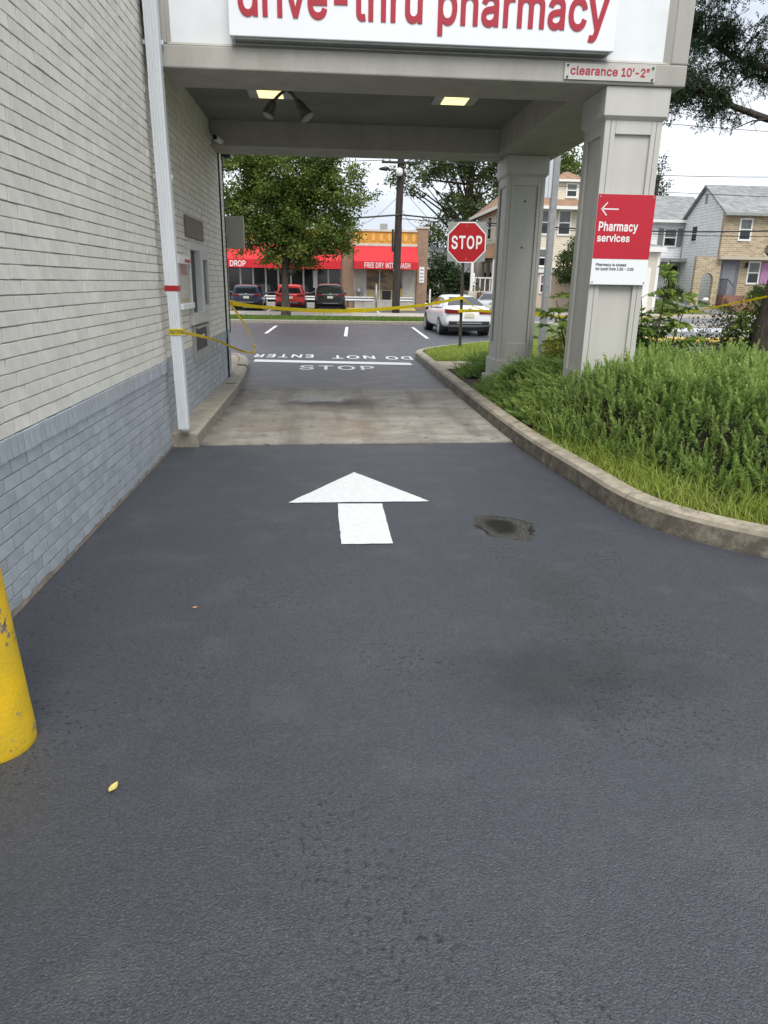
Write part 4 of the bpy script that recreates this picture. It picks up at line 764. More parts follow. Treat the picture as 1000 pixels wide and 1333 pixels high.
# fittings fixed to the far wall
def yz_box(name, m, parent, y0, y1, z0, z1, d0, d1, bevel=0.0): return box(name, m, parent, XF + d0, XF + d1, y0, y1, z0, z1, bevel)
win = thing('drive_up_window', 'grey framed sliding service window in the brick wall under the canopy', 'window', (0, 0, 0))
yz_box('frame', 'window_frame', win, 7.92, 9.10, 1.78, 1.86, -0.02, 0.05, 0.006); yz_box('frame', 'window_frame', win, 7.92, 9.10, 1.02, 1.14, -0.02, 0.05, 0.006)
yz_box('frame', 'window_frame', win, 7.92, 7.97, 1.141, 1.779, -0.02, 0.048, 0.004); yz_box('frame', 'window_frame', win, 9.03, 9.10, 1.141, 1.779, -0.02, 0.048, 0.004)
yz_box('opening', 'black', win, 7.971, 8.42, 1.141, 1.779, -0.03, 0.004)
sp_ = yz_box('sliding_sash', 'window_frame', win, 8.42, 8.56, 1.12, 1.79, 0.0, 0.075, 0.006); yz_box('sash_rail', 'window_frame', sp_, 8.56, 9.03, 1.70, 1.779, 0.0, 0.062); yz_box('sash_rail', 'window_frame', sp_, 8.56, 9.03, 1.141, 1.21, 0.0, 0.062)
yz_box('pane', 'green_glass', win, 8.56, 9.03, 1.21, 1.70, -0.01, 0.02)
yz_box('sticker', 'yellow_paint', win, 8.66, 8.94, 1.235, 1.26, 0.021, 0.0225)
pb = tag(yz_box('wall_panel', 'brown_panel', None, 7.98, 9.05, 1.91, 2.12, -0.01, 0.02, 0.004), 'blank brown panel fixed above the drive-up window', 'panel')
dr = thing('deal_drawer', 'steel transaction drawer unit with dark mouth below the drive-up window', 'drawer unit')
yz_box('housing', 'steel', dr, 8.02, 9.02, 0.62, 1.0, -0.01, 0.03, 0.006)
yz_box('mouth', 'black', dr, 8.12, 8.78, 0.735, 0.975, 0.0305, 0.034); yz_box('hood', 'steel', dr, 8.06, 8.86, 0.976, 1.0, 0.03, 0.07)
yz_box('notice', 'sign_white', dr, 8.40, 8.62, 0.85, 0.89, 0.0345, 0.036); yz_box('tab', M['leaf_orange'], dr, 8.26, 8.31, 0.87, 0.93, 0.0345, 0.036)
nb = thing('notice_case', 'narrow white notice case with red picture and pamphlets left of the drive-up window', 'notice case')
yz_box('case', 'beige_panel', nb, 7.33, 7.90, 1.22, 1.70, -0.01, 0.03, 0.004)
yz_box('header', 'sign_white', nb, 7.31, 7.92, 1.63, 1.71, 0.031, 0.05, 0.004); yz_box('tray', 'sign_white', nb, 7.31, 7.92, 1.20, 1.255, 0.031, 0.07, 0.004)
yz_box('red_print', 'letter_red', nb, 7.62, 7.9, 1.645, 1.675, 0.0505, 0.052)
yz_box('picture', mat('pink_red_print', (0.34, 0.11, 0.11), (0.42, 0.20, 0.20), 14, 0.5), nb, 7.50, 7.78, 1.53, 1.62, 0.0305, 0.033)
yz_box('pamphlet', mat('pale_pamphlets', (0.42, 0.37, 0.33), (0.56, 0.54, 0.50), 18, 0.6), nb, 7.45, 7.82, 1.30, 1.52, 0.0305, 0.034)
yz_box('strip', 'yellow_paint', nb, 7.52, 7.80, 1.275, 1.29, 0.0305, 0.0345)
cd = tag(MB().tube([(XF + 0.012, 10.66, 0.12), (XF + 0.012, 10.66, 3.35)], 0.011, 8).build('conduit', 'black', None, smooth=True), 'thin black conduit running down the brick near the building corner', 'conduit')
cd2 = tag(MB().tube([(XF + 0.012, 11.03, 0.75), (XF + 0.012, 11.03, 3.3)], 0.007, 8).build('cable', 'black', None, smooth=True), 'black cable down the very corner of the brick wall above the grey base', 'cable')
sc_ = thing('security_camera', 'small white security camera on the brick wall just under the canopy ceiling', 'camera', (XF, 10.0, 3.18))
MB().box(0, 0.02, -0.05, 0.05, -0.07, 0.05).build('bracket', 'white', sc_); MB().tube([(0.02, 0, 0), (0.1, 0, 0.01)], 0.016, 8).build('arm', 'white', sc_)
MB().tube([(0.09, -0.08, -0.01), (0.14, 0.09, -0.03)], [0.036, 0.036], 12).build('body', 'white', sc_, smooth=False); MB().tube([(0.087, -0.085, -0.01), (0.082, -0.105, -0.008)], [0.030, 0.026], 12).build('lens', 'black', sc_)
bk_ = thing('wall_lamp', 'black box lamp at the building corner below the canopy edge', 'lamp', (XF, 11.06, 3.17))
MB().box(0.0, 0.04, -0.04, 0.04, -0.05, 0.05).build('mount', 'black', bk_, 0.004); MB().prism([(0.04, -0.075), (0.13, -0.06), (0.13, 0.04), (0.04, 0.075)], -0.06, 0.06, 'Y').build('housing', 'black', bk_, 0.006)
bs = thing('blade_sign', 'plain grey-beige blade panel sticking out from the building corner', 'sign', (0, 0, 0))
MB().box(-1.52, -1.235, 11.25, 11.33, 1.93, 2.37).build('panel', 'beige_panel', bs, 0.008); MB().box(-1.56, -1.47, 11.09, 11.25, 2.05, 2.1).build('bracket', 'galv', bs)

# ------------------------------------------------------------------ canopy
can = thing('drive_thru_canopy', 'taupe drive-thru canopy with deep fascia, flat ceiling and two panelled columns', 'canopy')
FY, FX0, FX1, FZ, CT = 6.62, -1.335, 3.03, 3.10, 4.55
PX0, PX1, PZ0 = -1.24, 2.82, 3.295
mb = MB()      # fascia frame: lower rail, side stiles, top rail, with a splayed inner edge
mb.box(FX0, FX1, FY, 7.24, FZ, PZ0 - 0.03)
mb.box(FX0, PX0 - 0.03, FY, 7.24, PZ0 - 0.03, CT); mb.box(PX1 + 0.06, FX1, FY, 7.24, PZ0 - 0.03, CT)
fr = mb.build('fascia', 'canopy', can, 0.012)
mb = MB()
mb.add([(PX0 - .03, FY + .004, PZ0 - .03), (PX1 + .06, FY + .004, PZ0 - .03), (PX1, FY + .05, PZ0), (PX0, FY + .05, PZ0)], [(0, 1, 2, 3)])
mb.add([(PX0 - .03, FY + .004, PZ0 - .03), (PX0, FY + .05, PZ0), (PX0, FY + .05, CT), (PX0 - .03, FY + .004, CT)], [(0, 1, 2, 3)])
mb.add([(PX1 + .06, FY + .004, PZ0 - .03), (PX1 + .06, FY + .004, CT), (PX1, FY + .05, CT), (PX1, FY + .05, PZ0)], [(0, 1, 2, 3)])
mb.build('moulding', 'canopy', fr)
box('fascia_panel', 'white_panel', can, PX0 - 0.02, PX1 + 0.04, FY + 0.045, FY + 0.3, PZ0 - 0.02, CT)
box('side_beam', 'canopy', can, 2.22, 3.028, 7.241, 10.069, FZ + 0.002, CT - 0.01, 0.01)
box('back_beam', 'canopy', can, -1.476, 3.029, 10.07, 10.70, FZ + 0.001, CT - 0.005, 0.01)
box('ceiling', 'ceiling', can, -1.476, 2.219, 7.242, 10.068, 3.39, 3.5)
box('roof_cap', 'canopy', can, -1.36, 3.08, FY - 0.05, 10.75, CT + 0.002, CT + 0.1, 0.01)

def column(x0, x1, y0, y1, label):
    co = MB().box(x0 + .025, x1 - .025, y0 + .025, y1 - .025, 0.0, 3.0).build('column', 'column', can); co['label'] = label
    W = 0.095; zb, zt = 0.70, 2.74
    def face(a0, a1, fixed, axis, out):
        # corner boards and rails standing proud of the panel; a groove splits each board
        t0, t1 = (fixed, fixed + 0.024 * out) if out > 0 else (fixed + 0.024 * out, fixed)
        def bx(u0, u1, z0, z1, nm):
            if axis == 'X': MB().box(u0, u1, t0, t1, z0, z1).build(nm, 'column', co, 0.004)
            else: MB().box(t0, t1, u0, u1, z0, z1).build(nm, 'column', co, 0.004)
        e = 0.0 if axis == 'X' else 0.0245
        bx(a0 + e, a0 + 0.05, 0.3, 2.865, 'corner_board'); bx(a1 - 0.05, a1 - e, 0.3, 2.865, 'corner_board')
        bx(a0 + 0.053, a0 + W, 0.3, 2.865, 'stile'); bx(a1 - W, a1 - 0.053, 0.3, 2.865, 'stile')
        bx(a0 + W + .001, a1 - W - .001, zt, 2.865, 'rail'); bx(a0 + W + .001, a1 - W - .001, 0.3, zb, 'rail')
    face(x0, x1, y0 + .025, 'X', -1); face(x0, x1, y1 - .025, 'X', 1); face(y0, y1, x0 + .025, 'Y', -1); face(y0, y1, x1 - .025, 'Y', 1)
    cp = MB().prism([(x0 - .028, y0 - .028), (x1 + .028, y0 - .028), (x1 + .028, y1 + .028), (x0 - .028, y1 + .028)], 2.875, 3.098).build('capital', 'column', co, 0.005)
    ch = MB(); 
    for s_, (ea, eb, za, zb2) in enumerate(((0.0, 0.028, 2.845, 2.8745),)):
        V = [(x0 - ea, y0 - ea, za), (x1 + ea, y0 - ea, za), (x1 + ea, y1 + ea, za), (x0 - ea, y1 + ea, za), (x0 - eb, y0 - eb, zb2), (x1 + eb, y0 - eb, zb2), (x1 + eb, y1 + eb, zb2), (x0 - eb, y1 + eb, zb2)]
        ch.add(V, [(0, 1, 5, 4), (1, 2, 6, 5), (2, 3, 7, 6), (3, 0, 4, 7), (3, 2, 1, 0), (4, 5, 6, 7)])
    ch.build('necking', 'column', co)
    MB().box(x0 - .03, x1 + .03, y0 - .03, y1 + .03, 0.1, 0.47).build('base', 'column', co, 0.01)
    MB().box(x0 - .075, x1 + .075, y0 - .075, y1 + .075, 0.0, 0.22).build('plinth', 'column', co, 0.012)
    return co
column(2.385, 2.895, 6.67, 7.20, 'near column carrying the red pharmacy services sign')
c2_ = column(2.37, 2.88, 10.10, 10.63, 'far column with two small bolt holes')
for z in (2.55, 1.97): MB().tube([(2.625, 10.127, z), (2.625, 10.121, z)], 0.014, 10).build('bolt_hole', 'black', c2_)

# signs on the canopy
ps = thing('drive_thru_sign', 'long white box sign with red lettering drive-thru pharmacy across the canopy', 'sign')
MB().box(-0.765, 2.345, 6.53, 6.66, 3.315, 4.02).build('box', 'sign_white', ps, 0.006)
MB().box(-0.73, 2.31, 6.548, 6.668, 3.30, 3.3145).build('tray', 'sign_alu', ps)
wall_text('lettering', 'drive-thru pharmacy', 'letter_red', ps, -0.69, 6.529, 3.372, 2.96, 0.385, bold=0.018, depth=0.006, spacing=1.0)
cs = thing('clearance_sign', "small clear plate reading clearance 10'-2 in red above the near column", 'sign')
MB().box(1.97, 2.75, 6.606, 6.616, 3.125, 3.245).build('plate', mat('greyish_acrylic', (0.52, 0.51, 0.48), (0.46, 0.45, 0.42), 6, 0.25), cs, 0.002)
wall_text('lettering', 'clearance', 'letter_red', cs, 2.02, 6.6045, 3.158, 0.405, 0.066, bold=0.022); wall_text('lettering', "10’-2”", 'letter_red', cs, 2.455, 6.6045, 3.158, 0.245, 0.066, bold=0.022, spacing=.94)
for x in (1.995, 2.725):
    for z in (3.142, 3.228): MB().tube([(x, 6.606, z), (x, 6.598, z)], 0.009, 8).build('screw', 'text_dark', cs)
sv = thing('pharmacy_services_sign', 'red and white Pharmacy services sign with left arrow on the near column', 'sign')
SX0, SX1, SY = 2.375, 2.90, 6.634
MB().box(SX0, SX1, SY, SY + 0.01, 1.50, 2.26).build('backing', 'sign_white', sv, 0.002)
MB().box(SX0 + 0.001, SX1 - 0.001, SY - 0.002, SY - 0.0003, 1.722, 2.259).build('red_field', 'sign_red', sv)
yT = SY - 0.003
mb = MB(); mb.box(2.418, 2.57, yT, yT + .0008, 2.132, 2.142)
for s_ in (1, -1): mb.prism([(2.408, 2.137), (2.4145, 2.137 + s_ * 0.0055), (2.462, 2.137 + s_ * 0.056), (2.468, 2.137 + s_ * 0.049), (2.424, 2.137)], yT, yT + .0008, 'Y')
mb.build('arrow', 'white', sv)
wall_text('lettering', 'Pharmacy', 'white', sv, 2.405, yT, 1.935, 0.36, 0.098, bold=0.022); wall_text('lettering', 'services', 'white', sv, 2.40, yT, 1.865, 0.30, 0.066, bold=0.022)
wall_text('lettering', 'Pharmacy is closed', 'text_dark', sv, 2.415, yT, 1.655, 0.28, 0.030, bold=0.022); wall_text('lettering', 'for lunch from 1:30 - 2:00', 'text_dark', sv, 2.415, yT, 1.624, 0.355, 0.026, bold=0.022)
for x in (SX0 + .02, SX1 - .02):
    for z in (1.522, 2.238): MB().tube([(x, SY, z), (x, SY - 0.006, z)], 0.007, 8).build('screw', 'galv', sv)

# ceiling lights and the twin floodlight
for i, (x, y, lb) in enumerate(((1.37, 8.55, 'lit square ceiling light on the column side of the canopy'), (-0.60, 8.55, 'lit square ceiling light on the wall side of the canopy, beside the floodlights'))):
    cl = thing('ceiling_light', lb, 'light', (x, y, 3.39), 0, 'lights in the canopy ceiling')
    MB().box(-0.235, 0.235, -0.20, 0.20, -0.03, -0.001).build('frame', 'steel', cl, 0.006); MB().box(-0.13, 0.13, -0.15, 0.15, -0.036, -0.0302).build('lens', 'lens', cl)
fl = thing('twin_floodlight', 'pair of grimy floodlight heads on bent arms hanging from the canopy ceiling', 'floodlight', (-0.42, 8.30, 3.39))
FM = mat('grimy_fixture', (0.10, 0.085, 0.065), (0.22, 0.20, 0.17), 22, 0.8, 0.6, 60)
MB().lathe([(0.06, -0.001), (0.06, -0.03), (0.03, -0.04)], 16).build('mount', FM, fl)
for pts, tip, r1 in ((((0, 0, -0.035), (-0.07, -0.02, -0.09), (-0.13, -0.03, -0.15)), (-0.19, -0.06, -0.29), 0.066), (((0, 0, -0.035), (0.06, -0.02, -0.08), (0.11, -0.03, -0.14)), (0.215, -0.07, -0.30), 0.078)):
    MB().tube(pts, 0.016, 8).build('arm', FM, fl, smooth=True)
    a = Vector(pts[-1]); b_ = Vector(tip); hd = MB().tube([a, a.lerp(b_, .25), a.lerp(b_, .6), b_], [0.028, 0.045, 0.055, r1], 14).build('lamp_head', FM, fl, smooth=False)
    d = (b_ - a).normalized(); MB().tube([b_ + d * .001, b_ + d * .012], [r1 * .92, r1 * .7], 14).build('glass', mat('dusty_glass', (0.35, 0.34, 0.31), (0.25, 0.24, 0.22), 14, 0.4), hd)

# downspout
ds = thing('downspout', 'tall fluted white downspout with a red band where wall and canopy meet', 'downspout')
def flute(x0, x1, y0, y1, z0, z1, nm, tilt=0.0, n_=5):
    P = [(x0, y1), (x0, y0 + .006)]
    w = (x1 - x0) / n_
    for i in range(n_):
        a = x0 + i * w; P += [(a + w * .12, y0), (a + w * .62, y0), (a + w * .72, y0 + .006), (a + w * .92, y0 + .006)]
    P += [(x1, y0 + .006), (x1, y1)]
    n2 = len(P); V = [(x, y, z0) for x, y in P] + [(x + tilt, y, z1) for x, y in P]
    return MB().add(V, [tuple(range(n2)), tuple(range(2 * n2 - 1, n2 - 1, -1))] + [(i, (i + 1) % n2, n2 + (i + 1) % n2, n2 + i) for i in range(n2)]).build(nm, 'white_metal', ds)
flute(-1.400, -1.292, 6.485, 6.585, 1.36, 2.98, 'pipe', -0.012); flute(-1.409, -1.304, 6.487, 6.583, 2.975, 4.7, 'pipe', -0.008)
flute(-1.374, -1.283, 6.480, 6.575, 0.185, 1.40, 'pipe', -0.014)
MB().box(-1.404, -1.288, 6.478, 6.592, 1.385, 1.432).build('band', 'red_tape', ds, 0.003)
mb = MB(); mb.box(-1.345, -1.29, 6.5, 6.59, 0.165, 0.1845); 
mb.build('foot', 'white_metal', ds)
for z in (2.28, 3.25): MB().box(-1.45, -1.29, 6.586, 6.597, z, z + .03).build('strap', 'white_metal', ds)

# ------------------------------------------------------------------ bollard
def bollard_mat():
    m = bpy.data.materials.new('chipped_yellow_paint'); m.use_nodes = True
    n, l = N(m); b = n['Principled BSDF']; b.inputs['Roughness'].default_value = 0.5
    vec = n.new('ShaderNodeTexCoord').outputs['Object']
    big = noise(n, l, vec, 7, 5, 0.6); chip = noise(n, l, vec, 14, 7, 0.75); rust = noise(n, l, vec, 30, 4)
    col = mixc(n, l, ramp(n, l, big.outputs['Fac'], 0.35, 0.65, False), (0.78, 0.50, 0.012), (0.62, 0.42, 0.02))
    under = mixc(n, l, ramp(n, l, rust.outputs['Fac'], 0.4, 0.6, False), (0.13, 0.09, 0.07), (0.22, 0.21, 0.19))
    sp = n.new('ShaderNodeSeparateXYZ'); l.new(vec, sp.inputs[0])
    band = n.new('ShaderNodeMath'); band.operation = 'SUBTRACT'; l.new(sp.outputs['Z'], band.inputs[0]); band.inputs[1].default_value = 0.42
    ab = n.new('ShaderNodeMath'); ab.operation = 'ABSOLUTE'; l.new(band.outputs[0], ab.inputs[0])
    f1 = ramp(n, l, ab.outputs[0], 0.03, 0.14); ad = n.new('ShaderNodeMath'); ad.operation = 'MULTIPLY_ADD'; l.new(f1, ad.inputs[0]); ad.inputs[1].default_value = 0.075; l.new(chip.outputs['Fac'], ad.inputs[2])
    col = mixc(n, l, ramp(n, l, ad.outputs[0], 0.615, 0.635, False), col, under)
    l.new(col, b.inputs['Base Color'])
    bp = n.new('ShaderNodeBump'); bp.inputs['Strength'].default_value = 0.5; bp.inputs['Distance'].default_value = 0.004
    t = noise(n, l, vec, 90, 4); l.new(t.outputs['Fac'], bp.inputs['Height']); l.new(bp.outputs[0], b.inputs['Normal'])
    return m
M['bollard'] = bollard_mat()
bo = thing('bollard', 'chipped yellow bollard leaning at the left beside the brick wall', 'bollard', (-1.122, 2.10, 0))
bo.rotation_euler = (0, R(-3.2), 0)
MB().lathe([(0.128, -0.03), (0.1285, 0.01), (0.131, 0.03), (0.130, 0.06), (0.129, 0.3), (0.129, 0.7), (0.128, 1.0)], 40).build('post', 'bollard', bo, smooth=True)
MB().lathe([(0.128, 1.0), (0.122, 1.035), (0.1, 1.07), (0.06, 1.093), (0.01, 1.10)], 40).build('domed_cap', 'bollard', bo, smooth=True)

# ------------------------------------------------------------------ stop sign
ss = thing('stop_sign', 'red octagonal STOP sign on square grey plate and dark post', 'stop sign', (2.90, 15.95, 0.1))
pm = MB()
for a, b_ in (((-0.032, 0.0), (-0.02, 0.03)), ((-0.02, 0.022), (0.02, 0.03)), ((0.02, 0.0), (0.032, 0.03))):
    pm.box(a[0], b_[0], a[1], b_[1], -0.3, 2.62)
pm.build('post', 'post_brown', ss)
SZ = 2.235
pl = MB().box(-0.345, 0.465, -0.012, -0.008, SZ - 0.385, SZ + 0.405).build('backing_plate', 'sign_alu', ss)
def octo(r, y0, y1, cz):
    a = r; c = r * math.tan(R(22.5)); P = [(-a, -c), (-c, -a), (c, -a), (a, -c), (a, c), (c, a), (-c, a), (-a, c)]
    return MB().prism([(x + .06, cz + z) for x, z in P], y0, y1, 'Y')
CZ = SZ - 0.005
octo(0.408, -0.018, -0.013, CZ).build('white_border', 'white', ss); octo(0.386, -0.0205, -0.0182, CZ).build('red_face', 'stop_red', ss)
t_ = wall_text('lettering', 'STOP', 'white', ss, -0.265, -0.0212, CZ - 0.133, 0.65, 0.27, bold=0.018, spacing=1.08)
for z in (CZ + .33, CZ - .33): MB().tube([(.06, -0.0205, z), (.06, -0.026, z)], 0.012, 8).build('bolt', 'galv', ss)
ss.rotation_euler = (0, R(-0.6), R(-4))

# lamp pole with a pale panel behind the columns
lp = thing('sign_pole', 'grey metal pole with tall pale panel standing between the two columns', 'pole', (3.90, 13.0, 0.12))
MB().box(-0.085, 0.02, -0.07, 0.06, -0.3, 5.6).build('pole', 'galv', lp, 0.01)
pn = MB().box(-0.42, -0.0855, -0.02, 0.03, 2.80, 5.5).build('panel', mat('pale_blue_white_panel', (0.66, 0.70, 0.75), rough=0.4), lp)
for x in (-0.32, -0.21, -0.15): MB().box(x, x + .008, -0.026, -0.0202, 2.80, 5.5).build('rib', 'galv', pn)

# ------------------------------------------------------------------ barricade tape
def ribbon(P, W, T=None, n_=14):
    """flat tape through P, T = roll angle at each point"""
    P = [Vector(p) for p in P]; T = T or [0] * len(P); V = []; out = []
    for i in range(len(P) - 1):
        p0, p1, p2, p3 = P[max(i - 1, 0)], P[i], P[i + 1], P[min(i + 2, len(P) - 1)]
        for j in range(n_):
            t = j / n_; out.append((0.5 * ((2 * p1) + (-p0 + p2) * t + (2 * p0 - 5 * p1 + 4 * p2 - p3) * t * t + (-p0 + 3 * p1 - 3 * p2 + p3) * t ** 3), T[i] + (T[i + 1] - T[i]) * t))
    out.append((P[-1], T[-1]))
    for i, (p, a) in enumerate(out):
        t = (out[min(i + 1, len(out) - 1)][0] - out[max(i - 1, 0)][0]).normalized()
        u = Vector((0, 0, 1)); u = (u - t * u.dot(t)); u = u.normalized() if u.length > 1e-3 else Vector((1, 0, 0)); s = t.cross(u)
        d = u * math.cos(a) + s * math.sin(a); nn = t.cross(d) * 0.0006
        V += [p - d * W / 2 + nn, p + d * W / 2 + nn, p + d * W / 2 - nn, p - d * W / 2 - nn]
    F = [(4 * i + k_, 4 * i + (k_ + 1) % 4, 4 * i + 4 + (k_ + 1) % 4, 4 * i + 4 + k_) for i in range(len(out) - 1) for k_ in range(4)]
    F += [(3, 2, 1, 0), tuple(4 * (len(out) - 1) + k_ for k_ in range(4))]
    return MB().add(V, F)
t1 = thing('caution_tape', 'yellow caution tape strung from the building corner across to the stop sign post', 'tape')
ribbon([(-1.47, 11.14, 1.17), (-1.15, 11.7, 1.10), (-0.2, 13.0, 1.00), (0.7, 14.0, 0.985), (1.95, 15.2, 1.06), (2.85, 15.93, 1.20)], 0.07, [0.3, 0.9, 0.5, 0.2, 0.7, 0.2]).build('tape', 'yellow_tape', t1)
MB().tube([(-1.485, 11.12, 1.18), (-1.44, 11.15, 1.165), (-1.40, 11.2, 1.14)], [0.03, 0.04, 0.01], 7).build('knot', 'yellow_tape', t1)
t2 = thing('caution_tape', 'yellow caution tape looping from the downspout down to the kerb and up to the corner', 'tape')
ribbon([(-1.20, 11.83, 0.40), (-1.21, 11.85, 0.52), (-1.30, 11.55, 0.80), (-1.455, 11.16, 1.14)], 0.075, [0.2, 0.5, 1.0, 1.3]).build('tape', 'yellow_tape', t2)
ribbon([(-1.285, 6.48, 1.045), (-1.27, 7.3, 0.955), (-1.275, 8.5, 0.815), (-1.28, 10.0, 0.60), (-1.26, 11.2, 0.44), (-1.20, 11.83, 0.385)], 0.034, [0.8, 0.9, 1.2, 0.9, 0.5, 0.2]).build('tape', 'yellow_tape', t2)
wr = MB().box(-1.393, -1.279, 6.474, 6.586, 1.02, 1.072).build('wrap', 'yellow_tape', t2)
wall_text('lettering', 'CAUTION', 'text_dark', wr, -1.389, 6.4732, 1.031, 0.112, 0.032, bold=0.03)
t3 = thing('caution_tape', 'yellow caution tape running right from the stop post behind the far column to the pole', 'tape')
ribbon([(2.90, 15.92, 0.93), (3.2, 15.3, 0.955), (3.83, 12.96, 0.99)], 0.07, [0.1, 0.8, 0.3]).build('tape', 'yellow_tape', t3)
ribbon([(2.88, 15.92, 1.2), (3.1, 15.6, 1.03), (3.3, 15.2, 0.96)], 0.05, [0.1, 0.9, 1.0]).build('tape', 'yellow_tape', t3)
for z in (0.93, 1.2): MB().box(2.83, 2.915, 15.92, 15.99, z - .035, z + .035).build('wrap', 'yellow_tape', t3)
MB().box(3.80, 3.935, 12.92, 13.07, 0.95, 1.03).build('wrap', 'yellow_tape', t3)
t4 = thing('caution_tape', 'yellow caution tape stretched over the planting bed to the right tree trunk', 'tape')
ribbon([(3.90, 12.95, 0.97), (4.3, 11.5, 1.0), (4.65, 10.2, 1.08), (5.05, 9.4, 1.24), (5.46, 8.86, 1.40)], 0.035, [0.2, 1.0, 1.2, 1.1, 0.9]).build('tape', 'yellow_tape', t4)

# ------------------------------------------------------------------ planting bed: junipers, grass
kx = np.array([p[0] for p in KP]); ky = np.array([p[1] for p in KP])
def kerb_dist(x, y):
    return np.sqrt(np.min((x[:, None] - kx[None]) ** 2 + (y[:, None] - ky[None]) ** 2, axis=1))
def in_bed(x, y):
    xk = np.interp(-y, -ky, kx); return (x > xk + 0.12) & (y < 11.85) & (y > 2.2)
def near_col(x, y):
    return ((x > 2.37) & (x < 2.91) & (y > 6.65) & (y < 7.22)) | ((x > 2.05) & (x < 3.05) & (y > 9.75) & (y < 10.8))
def veg_h(x, y):
    d = kerb_dist(x, y)
    top = np.interp(y, [2, 6.9, 8.2, 9.4, 10.4], [0.62, 0.64, 0.46, 0.26, 0.20])
    low = np.clip((3.0 - x) / 0.7, 0, 1) * np.clip((y - 6.3) / 0.9, 0, 1)
    top = top * (1 - 0.02 * low)
    st_ = np.interp(y, [2, 4.6, 6.2, 8.0, 12], [0.58, 0.54, 0.16, 0.16, 0.26])
    s = np.clip((d - st_) / 0.55, 0, 1); s = s * s * (3 - 2 * s)
    wob = 0.05 * np.sin(x * 5.1 + y * 2.3) + 0.05 * np.sin(y * 6.3 - x * 1.7) + 0.03 * np.sin(x * 13 + y * 11)
    return 0.12 + s * (top + wob * 1.2), s
def plumes(P, axis, h, nl, r, k=3, fat=1.0):
    """feathery upright juniper tips: short needles packed round a tapering axis"""
    n = len(P); out = []; rn = []
    base = r.random(n)
    for j in range(nl):
        t = (j + 0.3) / nl
        c = P + axis * (h * t)[:, None]
        rad = (0.9 * (1 - t) ** 0.6 + 0.12) * 0.026 * fat * (0.6 + 2.6 * h)
        for q in range(k):
            ang = r.random(n) * 6.283
            u = unit(np.cross(axis, np.stack([np.cos(ang), np.sin(ang), 0.3 * np.ones(n)], 1)))
            d = unit(u * (0.95 - 0.55 * t) + axis * (0.55 + 0.6 * t))
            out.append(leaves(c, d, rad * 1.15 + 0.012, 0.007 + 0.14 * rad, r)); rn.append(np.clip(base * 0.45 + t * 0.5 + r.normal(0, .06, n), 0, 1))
    return np.concatenate(out), np.concatenate(rn)
r1 = np.random.default_rng(21)
def scatter(n, x0, x1, y0, y1, r): return r.uniform(x0, x1, n), r.uniform(y0, y1, n)
X, Y = scatter(26000, 1.9, 8.2, 2.6, 9.6, r1)
h, s = veg_h(X, Y); dens = np.where(Y < 6.8, 1.0, 0.85) * np.where(np.hypot(X, Y) > 8.5, 0.6, 1.0)
ok = in_bed(X, Y) & (s > 0.12) & ~near_col(X, Y) & (r1.random(len(X)) < dens)
X, Y, h, s = X[ok], Y[ok], h[ok], s[ok]
P = np.stack([X, Y, h - r1.uniform(0.02, 0.16, len(X))], 1)
ax = unit(np.stack([r1.normal(-0.18, 0.26, len(X)), r1.normal(-0.15, 0.26, len(X)), np.ones(len(X))], 1))
lay = (Y > 6.9) & (X < 3.0)          # sprawling part beside the lane
ax[lay] = unit(np.stack([r1.normal(-0.85, 0.4, lay.sum()), r1.normal(-0.35, 0.5, lay.sum()), r1.uniform(0.25, 0.8, lay.sum())], 1))
V, rn = plumes(P, ax, r1.uniform(0.10, 0.22, len(X)), 11, r1, 4)
# lower shoots that fill the mass, darker in tone
X2, Y2 = scatter(15000, 1.9, 8.2, 2.6, 9.6, r1); h2, s2 = veg_h(X2, Y2); ok = in_bed(X2, Y2) & (s2 > 0.05) & ~near_col(X2, Y2)
X2, Y2, h2 = X2[ok], Y2[ok], h2[ok]
P2 = np.stack([X2, Y2, 0.1 + (h2 - 0.1) * r1.uniform(0.1, 0.75, len(X2))], 1)
ax2 = unit(np.stack([r1.normal(-0.3, 0.5, len(X2)), r1.normal(-0.2, 0.5, len(X2)), np.ones(len(X2)) * 0.7], 1))
V2, rn2 = plumes(P2, ax2, r1.uniform(0.12, 0.22, len(X2)), 6, r1, 3)
# far sprawling patch round the second column
X3, Y3 = scatter(5200, 1.86, 4.6, 8.8, 11.9, r1); h3, s3 = veg_h(X3, Y3); ok = in_bed(X3, Y3) & ~near_col(X3, Y3) & (s3 > 0.08)
X3, Y3, h3 = X3[ok], Y3[ok], h3[ok]
ax3 = unit(np.stack([r1.normal(-0.75, 0.5, len(X3)), r1.normal(-0.2, 0.5, len(X3)), r1.uniform(0.2, 0.8, len(X3))], 1))
V3, rn3 = plumes(np.stack([X3, Y3, h3 - r1.uniform(0, .18, len(X3))], 1), ax3, r1.uniform(0.12, 0.24, len(X3)), 8, r1, 3)
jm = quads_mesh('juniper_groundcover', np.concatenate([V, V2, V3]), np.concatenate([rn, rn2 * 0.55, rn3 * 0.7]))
ju = link('juniper_groundcover', jm, 'juniper'); struct(ju, 'stuff'); tag(ju, 'feathery green juniper groundcover filling the raised bed on the right', 'juniper')
